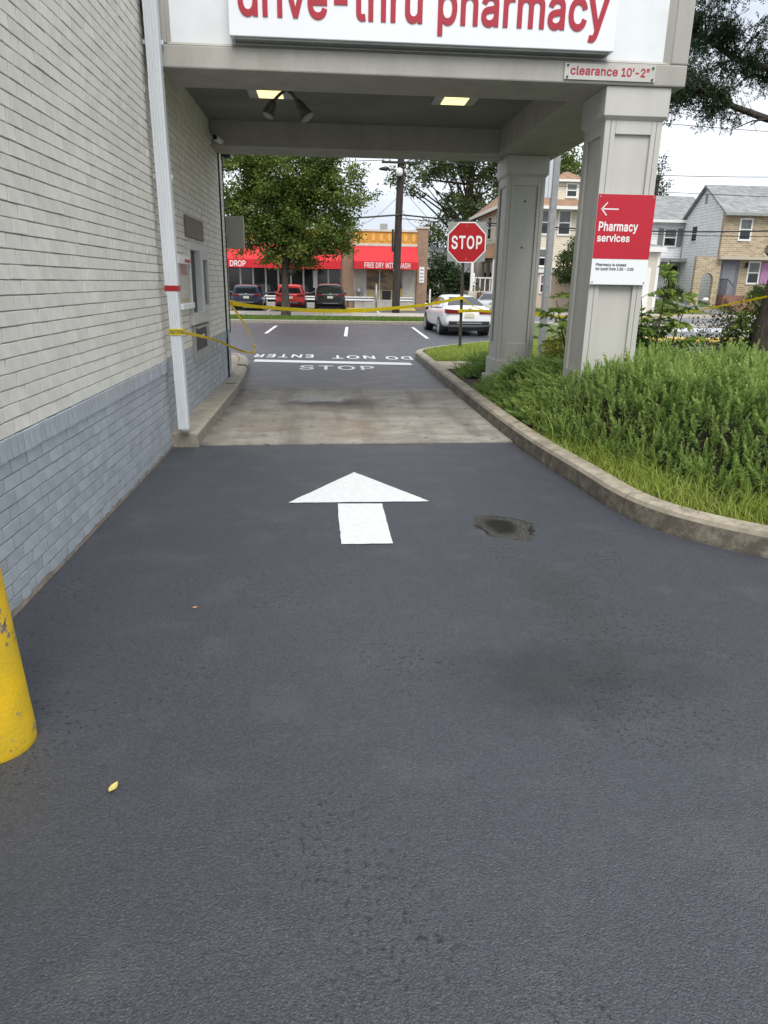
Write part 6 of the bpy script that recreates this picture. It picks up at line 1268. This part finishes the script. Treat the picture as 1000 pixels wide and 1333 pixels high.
for lb, x, paint, L, W, H, zb, rl in (('dark blue hatchback parked at the left end of the laundromat', -4.88, (0.008, 0.020, 0.055), 4.28, 1.80, 1.47, .93, False),
                                     ('bright red crossover parked behind the street tree trunk', -2.32, (0.52, 0.022, 0.016), 4.3, 1.78, 1.52, .95, False),
                                     ('black crossover parked right of the street tree', 0.06, (0.007, 0.007, 0.008), 4.55, 1.86, 1.60, 1.0, True)):
    car(lb, (x, 44.1 + L / 2, -.2), R(0.5), paint, L, W, H, suv_body(L, W, zb + .03), suv_house(L, W, zb, H), (-L / 2 + .85, L / 2 - .85), .335, (W * .24, W * .455, zb - .14, zb + .02, .16), G_, dark_lower=True, plate=(.66, .64, .5))
car('silver sedan parked on the street, half hidden by the far column', (8.9, 39.2, -.32), R(-18), (0.42, 0.44, 0.47), 4.6, 1.8, 1.45, sedan_body(4.6),
    [(-1.65, .78, .99, .72, 1.03), (-0.8, .81, .97, .58, 1.38), (-.3, .82, .96, .60, 1.43), (.35, .82, .95, .60, 1.42), (.75, .81, .95, .58, 1.35), (1.4, .78, .94, .74, .97)], (-1.36, 1.36), .32, (.42, .80, .78, .92, .14))

# ------------------------------------------------------------------ laundromat
M['brick_pier'] = brick_mat('brown_brick', (0.24, 0.135, 0.085), (0.30, 0.175, 0.11), (0.30, 0.25, 0.20), .21, .075, .010)
M['awning'] = mat('red_awning_canvas', (0.62, 0.022, 0.03), (0.56, 0.02, 0.028), 2, .75, .1, 20)
M['awning_val'] = mat('red_awning_valance', (0.52, 0.012, 0.022), rough=.75)
M['stucco'] = mat('off_white_stucco', (0.58, 0.555, 0.49), (0.50, 0.475, 0.42), 3, .9, .2, 40)
M['ochre'] = mat('ochre_boards', (0.60, 0.29, 0.045), (0.48, 0.22, 0.035), 3, .7, .2, 20)
la = thing('laundromat', 'low brown brick laundromat with red awnings and ochre parapet panel', 'building', (0, 50, -.2))
LH = 5.15
box('wall', 'brick_pier', la, -7.6, 6.62, 1.0, 12, 0, LH - .1)
for x0, x1 in ((-7.6, -6.75), (0.85, 1.62), (5.92, 6.62)): box('brick_pier', 'brick_pier', la, x0, x1, 0.0, 1.0, 0, LH if x0 > 5 else LH - .25)
box('pier_cap', 'stucco', la, 5.86, 6.68, -.06, 1.06, LH, LH + .12)
for x0, x1, nm in ((1.62, 5.92, 0), (-6.75, .85, 1)):
    box('parapet_cap', 'stucco', la, x0, x1, .05, 1.0, 4.92, 5.04); pp_ = box('parapet_panel', 'ochre', la, x0, x1, .12, .99, 4.18, 4.919); box('cornice', 'stucco', la, x0, x1, .02, 1.0, 4.02, 4.179)
    k_ = int((x1 - x0) / .52)
    for i in range(k_):
        cx = x0 + (x1 - x0) * (i + .5) / k_; Pp = [(cx + .13 * math.cos(a), 4.55 + .24 * math.sin(a)) for a in [2 * math.pi * j / 16 for j in range(16)]]
        MB().prism(Pp, .085, .119, 'Y').build('oval_boss', mat('ochre_light', (0.66, 0.37, 0.09), rough=.7) if i == 0 else bpy.data.materials['ochre_light'], pp_)
    # awning: sloped canvas, valance, side cheeks
    zt, zm, zb_ = 4.0, 3.02, 2.55 if nm == 0 else 2.5; yo = -1.1
    aw = MB().add([(x0 + .05, -.02, zt), (x1 - .05, -.02, zt), (x1 - .05, yo, zm), (x0 + .05, yo, zm), (x0 + .05, -.02, zt - .03), (x1 - .05, -.02, zt - .03), (x1 - .05, yo + .02, zm - .03), (x0 + .05, yo + .02, zm - .03)],
                  [(0, 1, 2, 3), (7, 6, 5, 4), (0, 4, 5, 1), (1, 5, 6, 2), (2, 6, 7, 3), (3, 7, 4, 0)]).build('awning', 'awning', la)
    MB().box(x0 + .05, x1 - .05, yo - .012, yo + .012, zb_, zm).build('valance', 'awning_val', aw)
    for xx in (x0 + .05, x1 - .05): MB().prism([(-.02, zt), (yo, zm), (yo, zb_), (-.02, zb_)], xx - .01, xx + .01, 'X').build('side_cheek', 'awning_val', aw)
    if nm == 0: wall_text('lettering', 'FREE DRY WITH WASH', 'white', aw, x0 + .72, yo - .014, zb_ + .07, 3.0, .34, bold=.008)
    else: wall_text('lettering', 'DROP', 'white', aw, x0 + .42, yo - .014, zb_ + .07, 1.0, .36, bold=.012)
box('roof_vent', 'galv', la, 3.7, 4.2, 4, 4.5, 5.0, 5.7); box('roof_vent', 'galv', la, 5.2, 5.5, 6, 6.4, 5.0, 5.5)
# right shopfront
box('stucco_panel', 'stucco', la, 1.63, 2.52, .30, .999, 0, 4.0); box('stucco_panel', 'stucco', la, 5.0, 5.91, .30, .999, 0, 4.0); box('stall_riser', 'stucco', la, 2.521, 4.999, .32, .998, 0, .55)
PB = mat('papered_glass', (0.30, 0.20, 0.10), (0.10, 0.075, 0.05), 1.2, .4, stretch=(1, 1, 2.2), lo=.42, hi=.58)
for x0, x1, m in ((2.56, 3.40, PB), (3.48, 4.35, PB), (4.43, 4.96, 'dark_glass')):
    wf = box('shop_window', 'white', la, x0 - .04, x1 + .04, .40, .46, .551, 2.62); MB().box(x0, x1, .385, .399, .60, 2.6).build('pane', m, wf)
    if m != 'dark_glass': MB().box(x0, x1, .375, .384, .60, 1.25).build('notice', mat('cream_paper', (0.50, 0.42, 0.22), (0.40, 0.32, 0.16), 6, .7), wf)
    else: MB().box(x0, x1, .375, .384, .60, 1.35).build('notice', 'yellow_paint', wf)
MB().box(3.62, 4.22, .36, .374, .62, 1.2).build('dark_board', 'black', la)
box('notice_board', 'sign_white', la, 6.08, 6.42, -.03, -.001, 1.75, 2.75)
for i in range(4): MB().box(6.12, 6.38, -.034, -.0305, 1.85 + i * .22, 1.95 + i * .22).build('notice_text', mat('grey_print', (0.35, .33, .33), rough=.6) if i == 0 else bpy.data.materials['grey_print'], bpy.data.objects['notice_board'])
# left glazed front
box('stall_riser', 'stucco', la, -6.74, .84, .40, .999, 0, .30)
xs = np.linspace(-6.72, .82, 10)
for i, (a, b_) in enumerate(zip(xs, xs[1:])):
    wf = box('shop_window', 'white', la, a, b_, .48, .56, .301, 2.9); MB().box(a + .06, b_ - .06, .465, .479, .36, 2.85).build('pane', 'dark_glass', wf)
    MB().box(a + .06, b_ - .06, .455, .464, .95, 1.0).build('rail', 'galv', wf)
box('inner_poster', 'sign_white', la, -1.05, -.75, .44, .454, 1.3, 2.4)
gm = thing('gas_meter', 'grey gas meter with pipes against the laundromat wall', 'meter', (2.02, 49.95, -.2))
MB().lathe([(.02, .95), (.15, 1.0), (.18, 1.15), (.15, 1.3), (.03, 1.36)], 14).build('meter_body', 'galv', gm, smooth=True)
MB().tube([(-.35, .1, 0), (-.35, .1, 1.3), (-.1, .02, 1.4), (.25, .05, 1.35), (.3, .1, .4)], .035, 8).build('pipe', 'galv', gm, smooth=True)
for i, (x0, x1, lb) in enumerate(((-5.4, .45, 'long grey guard rail in front of the laundromat windows'), (.95, 2.95, 'short grey guard rail right of the black crossover'), (4.35, 5.6, 'short grey guard rail right of the utility pole'))):
    gr = thing('guard_rail', lb, 'guard rail', (0, 49.1, -.2), 0, 'guard rails at the laundromat')
    MB().prism([(-.02, .5), (-.06, .56), (-.02, .65), (-.06, .74), (-.02, .80), (.01, .80), (-.03, .74), (.01, .65), (-.03, .56), (.01, .5)], x0, x1, 'X').build('rail', 'galv', gr)
    for x in np.arange(x0 + .3, x1, 1.8): MB().box(x - .05, x + .05, .012, .11, -.05, .82).build('post', 'post_brown', gr)
sp2 = thing('bollard_post', 'thin grey steel post standing before the laundromat right window', 'post', (3.05, 47.6, -.2)); MB().tube([(0, 0, 0), (0, 0, 1.55)], .06, 12).build('pipe', 'galv', sp2, smooth=True); MB().lathe([(.066, 1.55), (.05, 1.6), (.01, 1.62)], 12).build('cap', 'galv', sp2)
wp = tag(MB().prism([(-.05, -.05), (.05, -.05), (.05, .05), (-.05, .05)], 0, 1.35).build('marker_post', 'white', None, .01), 'low white marker post at the right corner of the laundromat', 'post'); wp.location = (6.8, 49.6, -.2)
for i, x in enumerate((1.9, 3.45, 4.9)):
    ws = tag(MB().prism([(-.07, 0), (.07, 0), (.09, .0), (.06, .11), (-.06, .11), (-.09, 0)], -.75, .75, 'X').build('wheel_stop', 'yellow_paint', None, .01), 'yellow concrete wheel stop before the laundromat, %s' % ('nearest the black crossover', 'left of the utility pole', 'right of the utility pole')[i], 'wheel stop', 'yellow wheel stops'); ws.location = (x, 47.9, -.2)

# garage-like neighbour behind the shrub
ng = thing('back_house', 'low brick house with pale grey roof behind the large tree', 'house', (9.0, 60, -.2))
box('wall', 'brick_pier', ng, -2.2, 2.6, 0, 5, 0, 2.6); MB().prism([(-.5, 2.6), (5.5, 2.6), (2.5, 4.6)], -2.6, 3.0, 'X').build('roof', mat('pale_grey_shingle', (.32, .32, .33), (.25, .25, .26), 6, .9), ng)
MB().box(-.5, .5, -.03, -.001, .9, 2.1).build('window', 'white', ng); 

# ------------------------------------------------------------------ utility pole and wires
up = thing('utility_pole', 'dark wooden utility pole with crossarm and lamp in front of the laundromat', 'utility pole', (3.9, 43.0, -.2))
bark_tube([(0, 0, -.3), (0.02, 0, 3), (.09, 0, 6), (.17, 0, 9.6)], [.235, .215, .20, .17], 9, 14, 3).build('pole', 'pole_wood', up, smooth=True)
MB().box(-.95, 1.2, -.24, -.14, 7.95, 8.07).build('crossarm', 'pole_wood', up, .01)
for x in (-.85, -.5, .55, 1.1): MB().lathe([(.03, 8.07), (.06, 8.12), (.03, 8.17), (.055, 8.22), (.02, 8.28)], 10, (x, -.19, 0)).build('insulator', 'galv', up)
hd = MB().tube([(.1, -.1, 7.62), (-.35, -.35, 7.66), (-.6, -.4, 7.66)], .035, 8).build('lamp_arm', 'galv', up, smooth=True); MB().tube([(-.55, -.4, 7.66), (-.75, -.42, 7.65), (-1.1, -.45, 7.62)], [.07, .12, .05], 10).build('lamp_head', 'black', hd, smooth=True)
MB().lathe([(.04, 7.3), (.16, 7.36), (.20, 7.5), (.16, 7.66), (.05, 7.72)], 16, (.02, -.38, 0)).build('white_drum', 'white', up, smooth=True)
for z in (2.35, .75): MB().lathe([(.222, z), (.225, z + .05), (.222, z + .06)], 14, (.02, 0, 0)).build('band', 'galv', up)
MB().box(-.30, -.19, -.1, .1, 3.4, 4.6).build('cable_box', 'black', up, .02)
WM = M['black']
def wire(label, a, b_, sag, r=.014, n_=16):
    a, b_ = Vector(a), Vector(b_); pts = [a.lerp(b_, i / n_) - Vector((0, 0, sag * 4 * (i / n_) * (1 - i / n_))) for i in range(n_ + 1)]
    tag(MB().tube(pts, r, 5).build('overhead_wire', WM), label, 'wire', 'overhead wires')
wire('thick overhead cable sagging left from the utility pole above the street tree', (4.0, 42.8, 5.15), (-24, 44, 4.6), .5, .05)
wire('thick overhead cable running right from the utility pole past the houses', (4.0, 42.8, 5.15), (34, 46.5, 5.4), .55, .045)
wire('upper overhead wire running right from the utility pole crossarm', (4.9, 42.8, 7.9), (40, 47, 8.8), .5, .02)
wire('upper overhead wire running left from the utility pole crossarm', (3.0, 42.8, 7.9), (-24, 44, 8.4), .5, .02)
wire('thin wire just below the thick cable right of the pole', (4.0, 42.8, 4.95), (36, 47, 4.9), .35, .022)
wire('highest wire over the grey roofed stone house', (4, 43, 12.0), (46, 46, 11.4), .6, .018)
wire('second highest wire over the grey roofed stone house', (4, 43, 11.2), (46, 46, 10.6), .6, .018)
wire('single wire crossing the grey shingled roof', (4, 43, 7.2), (46, 46, 7.0), .3, .018)
wire('service drop from the utility pole to the laundromat roof, left', (4.0, 43.2, 6.2), (1.8, 51, 5.0), .25, .012); wire('service drop from the utility pole to the laundromat roof, right', (4.1, 43.2, 5.6), (6.0, 51, 5.1), .25, .012)
wire('slanting guy wire right of the utility pole', (4.1, 43.2, 6.6), (8.4, 52, 4.4), .1, .012)

# ------------------------------------------------------------------ houses
M['siding_cream'] = brick_mat('cream_siding', (0.62, 0.56, 0.45), (0.65, 0.59, 0.48), (0.46, 0.41, 0.33), 9, .16, .010, offset=0)
M['siding_grey'] = brick_mat('pale_grey_siding', (0.76, 0.785, 0.81), (0.79, 0.815, 0.84), (0.48, 0.50, 0.53), 9, .20, .016, offset=0)
M['stone'] = brick_mat('tan_ledge_stone', (0.44, 0.345, 0.225), (0.25, 0.19, 0.12), (0.50, 0.44, 0.34), .42, .13, .016)
M['shingle_orange'] = brick_mat('orange_brown_shingle', (0.33, 0.205, 0.13), (0.25, 0.15, 0.095), (0.17, 0.11, 0.07), .3, .15, .012)
M['shingle_grey'] = brick_mat('green_grey_shingle', (0.19, 0.20, 0.205), (0.31, 0.32, 0.32), (0.15, 0.16, 0.16), .30, .14, .010)
M['house_trim'] = mat('white_house_trim', (0.70, 0.70, 0.68), rough=.6)
def sash(parent, x, y, z0, z1, w, shutter=None, face=-1):
    """double-hung window in a wall facing -Y"""
    f = MB(); f.box(x - w / 2 - .1, x + w / 2 + .1, y - .07, y + .02, z0 - .12, z0); f.box(x - w / 2 - .1, x + w / 2 + .1, y - .06, y + .02, z1, z1 + .12)
    f.box(x - w / 2 - .1, x - w / 2, y - .06, y + .02, z0, z1); f.box(x + w / 2, x + w / 2 + .1, y - .06, y + .02, z0, z1)
    o = f.build('window', 'house_trim', parent); zm = (z0 + z1) / 2
    MB().box(x - w / 2, x + w / 2, y - .02, y - .005, z0, zm).build('pane', 'dark_glass', o); MB().box(x - w / 2, x + w / 2, y - .035, y - .021, zm, z1).build('pane', mat('curtained_glass', (.16, .17, .17), (.07, .08, .085), 3, .1) if 'curtained_glass' not in bpy.data.materials else bpy.data.materials['curtained_glass'], o)
    MB().box(x - w / 2, x + w / 2, y - .045, y - .02, zm - .035, zm + .035).build('meeting_rail', 'house_trim', o)
    if shutter:
        for s_ in (-1, 1): MB().box(x + s_ * (w / 2 + .33) - .2, x + s_ * (w / 2 + .33) + .2, y - .05, y - .005, z0 - .05, z1 + .05).build('shutter', shutter, o)
    return o
def side_sash(parent, x, y, z0, z1, w):
    o = MB().box(x - .06, x + .02, y - w / 2 - .1, y + w / 2 + .1, z0 - .1, z1 + .1).build('window', 'house_trim', parent); zm = (z0 + z1) / 2
    MB().box(x - .075, x - .061, y - w / 2, y + w / 2, z0, zm - .03).build('pane', 'dark_glass', o); MB().box(x - .075, x - .061, y - w / 2, y + w / 2, zm + .03, z1).build('pane', 'dark_glass', o); return o

# cream house with orange-brown roof
ch_ = thing('cream_house', 'two-storey cream house with orange-brown hipped roof and dormer', 'house', (0, 50, .2))
box('wall', 'siding_cream', ch_, 11.75, 18.2, 0, 9.5, -.8, 6.3)
rf = MB().add([(11.15, -.7, 6.25), (18.9, -.7, 6.25), (18.9, 10.1, 6.25), (11.15, 10.1, 6.25), (14.0, 4.4, 8.7), (15.9, 4.4, 8.7)], [(0, 1, 5, 4), (1, 2, 5), (2, 3, 4, 5), (3, 0, 4), (3, 2, 1, 0)]).build('roof', 'shingle_orange', ch_)
MB().box(11.1, 18.95, -.76, -.701, 6.08, 6.28).build('gutter', 'house_trim', rf); MB().box(11.08, 11.149, -.76, 10.1, 6.08, 6.28).build('gutter', 'house_trim', rf)
dm = MB().box(15.15, 16.95, .45, 3.2, 6.4, 7.98).build('dormer', 'siding_cream', ch_); MB().add([(14.95, .2, 7.95), (17.15, .2, 7.95), (17.15, 3.6, 7.95), (14.95, 3.6, 7.95), (16.05, 1.3, 8.65), (16.05, 3.0, 8.65)], [(0, 1, 4), (1, 2, 5, 4), (2, 3, 5), (3, 0, 4, 5), (3, 2, 1, 0)]).build('dormer_roof', 'shingle_orange', dm)
MB().box(14.93, 17.17, .16, .199, 7.86, 8.0).build('dormer_trim', 'house_trim', dm); sash(ch_, 16.2, .44, 7.0, 7.72, .62)
for x in (12.6, 14.45, 15.75, 17.2): sash(ch_, x, 0, 4.62, 6.0, .72)
for y_ in (2.0, 4.6): side_sash(ch_, 11.75, y_, 4.5, 5.9, .9)
# side porch with its own roof, posts, base and steps
MB().add([(9.7, 1.0, 3.2), (9.7, 7.0, 3.2), (11.745, 7.0, 4.1), (11.745, 1.0, 4.1), (9.7, 1.0, 3.05), (9.7, 7.0, 3.05), (11.745, 7.0, 3.05), (11.745, 1.0, 3.05)], [(0, 1, 2, 3), (4, 0, 3, 7), (5, 6, 2, 1), (4, 5, 1, 0), (4, 7, 6, 5)]).build('porch_roof', 'shingle_orange', ch_)
for x, y_ in ((9.9, 1.2), (9.9, 6.8), (11.4, 1.2)): MB().box(x - .09, x + .09, y_ - .09, y_ + .09, .86, 3.049).build('porch_post', 'house_trim', ch_)
side_sash(ch_, 11.75, 3.2, 1.5, 2.8, .7); side_sash(ch_, 11.75, 5.2, 1.5, 2.8, .7)
for x in (10.15, 10.5, 10.85, 11.2): MB().box(x - .03, x + .03, 1.15, 1.21, .86, 1.7).build('baluster', 'house_trim', ch_)
MB().box(9.8, 11.6, 1.12, 1.24, 1.7, 1.78).build('porch_rail', 'house_trim', ch_)
BR = mat('brown_steps', (0.16, 0.10, 0.07), (0.11, 0.07, 0.05), 8, .9)
for i in range(5): MB().box(10.3, 11.6, 1.0 - .3 * (5 - i), 1.0 - .3 * (4 - i), -.4, .18 * (i + 1) - .12).build('step', BR, ch_)
MB().box(9.7, 11.745, 1.0, 7.0, -.8, .85).build('porch_base', 'stucco', ch_)
for x in (10.25, 11.65): MB().tube([(x, -.4, .75), (x, 1.0, 1.75)], .03, 6).build('handrail', 'black', ch_)
box('enclosed_porch', mat('peach_stucco', (.58, .46, .36), (.54, .42, .33), 2, .9), ch_, 13.6, 18.1, -1.6, -.003, -.8, 2.1); sash(ch_, 14.3, -1.6, .9, 1.9, .6)
MB().box(13.5, 18.2, -1.75, -.001, 2.101, 2.3).build('porch_cornice', 'house_trim', ch_); sash(ch_, 14.25, -.05, 2.6, 3.6, .8)
fn = thing('iron_fence', 'low dark iron fence and gate before the cream house', 'fence', (0, 47.6, -.05))
for i in range(14): MB().box(16.6 + i * .16, 16.63 + i * .16, 0, .03, 0, 1.15).build('picket', 'black', fn)
for z in (.25, 1.0): MB().box(16.5, 18.9, .031, .05, z, z + .05).build('rail', 'black', fn)

# beige garage beside it
ga = thing('beige_garage', 'beige garage with white eaves left of the grey sided house', 'garage', (0, 46.8, .1))
box('wall', mat('beige_siding', (.56, .52, .44), (.52, .48, .40), 2, .85), ga, 18.4, 21.2, 0, 6, -.4, 3.55); MB().box(18.1, 21.45, -.3, 6.3, 3.551, 3.85).build('eave', 'house_trim', ga)
MB().add([(18.1, -.3, 3.851), (21.45, -.3, 3.851), (21.45, 6.3, 3.851), (18.1, 6.3, 3.851), (19.7, 3, 4.6)], [(0, 1, 4), (1, 2, 4), (2, 3, 4), (3, 0, 4), (3, 2, 1, 0)]).build('roof', 'shingle_grey', ga)
MB().box(21.03, 21.23, -.03, -.001, -.2, 3.5).build('corner_trim', 'house_trim', ga); MB().box(18.9, 20.7, -.04, -.001, -.2, 2.6).build('door', 'house_trim', ga)

# grey sided house
gh = thing('grey_sided_house', 'pale grey sided house with shuttered window and dark porch', 'house', (0, 56, .6))
box('wall', 'siding_grey', gh, 22.6, 29.0, 0, 8, -.8, 5.75)
MB().add([(22.2, -.5, 5.7), (29.3, -.5, 5.7), (29.3, 8.5, 5.7), (22.2, 8.5, 5.7), (25.2, 4, 7.9), (29.3, 4, 7.9)], [(0, 1, 5, 4), (1, 2, 5), (2, 3, 4, 5), (3, 0, 4), (3, 2, 1, 0)]).build('roof', 'shingle_grey', gh)
MB().box(22.15, 29.3, -.56, -.501, 5.55, 5.75).build('gutter', 'house_trim', gh)
sash(gh, 25.95, 0, 3.95, 5.1, .85, mat('grey_shutter', (.16, .17, .175), rough=.7)); sash(gh, 23.9, 0, 3.95, 5.1, .55)
MB().box(23.5, 28.0, -1.4, -.001, 2.75, 3.0).build('porch_roof', M['shingle_grey'], gh)
for x in (24.6, 26.4): MB().box(x - .45, x + .45, -.04, -.001, .1, 2.5).build('doorway', 'dark_glass', gh)
for x in (23.6, 25.5, 27.9): MB().box(x - .08, x + .08, -1.35, -1.19, -.2, 2.749).build('porch_post', 'house_trim', gh)
MB().box(23.5, 28.0, -1.4, -.002, -.8, -.05).build('porch_floor', BR, gh)

# stone-fronted house
sh = thing('stone_house', 'tan stone-fronted house with grey roof, purple boarded window and brick steps', 'house', (26.85, 50, .62))
SD = 5.6
box('front_wall', 'stone', sh, 0, 11, 0, .3, -.8, 5.95)
MB().prism([(.3, -.8), (SD, -.8), (SD, 5.75), (2.9, 7.65), (.3, 5.95)], .0, 10.9, 'X').build('gable_wall', 'siding_grey', sh)
rf = MB().add([(-.25, -.45, 5.75), (11.3, -.45, 5.75), (11.3, 2.9, 7.85), (-.25, 2.9, 7.85), (-.25, SD + .4, 5.65), (11.3, SD + .4, 5.65), (-.25, -.45, 5.62), (11.3, -.45, 5.62), (-.25, 2.9, 7.7), (11.3, 2.9, 7.7), (-.25, SD + .4, 5.52), (11.3, SD + .4, 5.52)],
              [(0, 1, 2, 3), (3, 2, 5, 4), (0, 3, 8, 6), (3, 4, 10, 8), (6, 7, 1, 0), (6, 8, 9, 7), (8, 10, 11, 9), (1, 7, 9, 2), (2, 9, 11, 5), (4, 5, 11, 10)]).build('roof', 'shingle_grey', sh)
MB().box(-.25, 11.3, -.53, -.451, 5.58, 5.76).build('gutter', 'sign_alu', rf)
MB().box(-.03, -.001, 2.75, 3.05, 6.6, 7.2).build('gable_vent', 'sign_alu', sh); side_sash(sh, 0, 3.9, 4.2, 5.15, .65)
for x in (1.55, 4.1, 7.5): sash(sh, x, 0, 4.12, 5.35, .72)
MB().box(-.3, 9.5, -.75, -.001, 2.78, 2.96).build('pent_roof', mat('tan_trim', (.42, .38, .31), rough=.8), sh)
dj = MB().box(.15, 1.55, -.06, -.001, .45, 2.72).build('door_surround', mat('slate_blue_paint', (.13, .14, .165), rough=.6), sh); dd = MB().box(.33, 1.25, -.09, -.061, .45, 2.45).build('door', mat('blue_grey_door', (.20, .21, .24), (.17, .18, .205), 3, .5), sh); MB().tube([(1.15, -.12, 1.4), (1.15, -.10, 1.4)], .03, 8).build('handle', 'galv', dd)
sash(sh, 2.62, 0, 1.3, 2.6, .72)
pw = MB().box(3.15, 4.35, -.05, -.001, 1.2, 2.62).build('boarded_window', mat('purple_board', (.36, .17, .34), (.42, .24, .40), 5, .7), sh)
wl_ = MB().lathe([(.02, 2.25), (.09, 2.28), (.11, 2.45), (.05, 2.6), (.01, 2.65)], 10, (2.0, -.14, 0)).build('porch_lamp', 'black', sh)
RB = brick_mat('red_step_brick', (.21, .05, .03), (.16, .04, .026), (.32, .25, .2), .2, .07, .012)
for i in range(4): MB().box(.3, 1.9, -1.0 - .3 * (4 - i), -1.0 - .3 * (3 - i), -.6, -.25 + .17 * i).build('step', RB, sh)
MB().box(.2, 1.7, -1.0, -.002, -.6, .44).build('stoop', RB, sh)
rl = MB(); rl.tube([(.3, -1.9, 1.0), (.3, -1.0, 1.5), (.3, -.1, 1.5)], .025, 6)
for i in range(6): rl.box(.285, .315, -1.0 + i * .15, -.97 + i * .15, .44, 1.5)
rl.build('railing', 'black', sh)
# arched stone wing wall beside the door
mb = MB(); P = [(-1.75, -.8), (-1.25, -.8), (-1.25, 1.45)]; P += [(-.82 + .43 * math.cos(a), 1.45 + .43 * math.sin(a)) for a in [math.pi - math.pi * j / 12 for j in range(1, 13)]]; P += [(-.39, -.8), (0.05, -.8), (0.05, 2.95), (-1.75, 2.95)]
mb.prism(P, -.35, -.05, 'Y').build('arch_wall', 'stone', sh)
bush('shrub', 'dark shrub growing beside the red brick steps of the stone house', (29.6, 48.9, .55), [(0, 0, .75, .7, .5, .6), (-.5, -.1, .5, .5, .4, .45), (.5, 0, .5, .5, .4, .5)], 120, 22, .13, .12, 'leaf_dark', 61)
bush('shrub', 'dark shrub under the porch of the grey sided house', (25.0, 53.2, .5), [(0, 0, .6, .9, .5, .6), (.9, 0, .5, .5, .4, .5)], 110, 22, .13, .12, 'leaf_dark', 62)
for i, (x, y, lb) in enumerate(((26.0, 49.4, 'white plastic bag lying under the stone arch'), (24.1, 49.6, 'white plastic bag lying on the lawn before the grey house'))):
    q = random.Random(i); me = bmesh.new(); bmesh.ops.create_icosphere(me, subdivisions=2, radius=.22)
    for v in me.verts: v.co *= q.uniform(.75, 1.15); v.co.z = max(-.2, v.co.z * .7)
    m2 = bpy.data.meshes.new('plastic_bag'); me.to_mesh(m2); me.free(); o = link('plastic_bag', m2, 'white', None, smooth=True); o.location = (x, y, .55 + .2); tag(o, lb, 'bag', 'white bags by the houses')
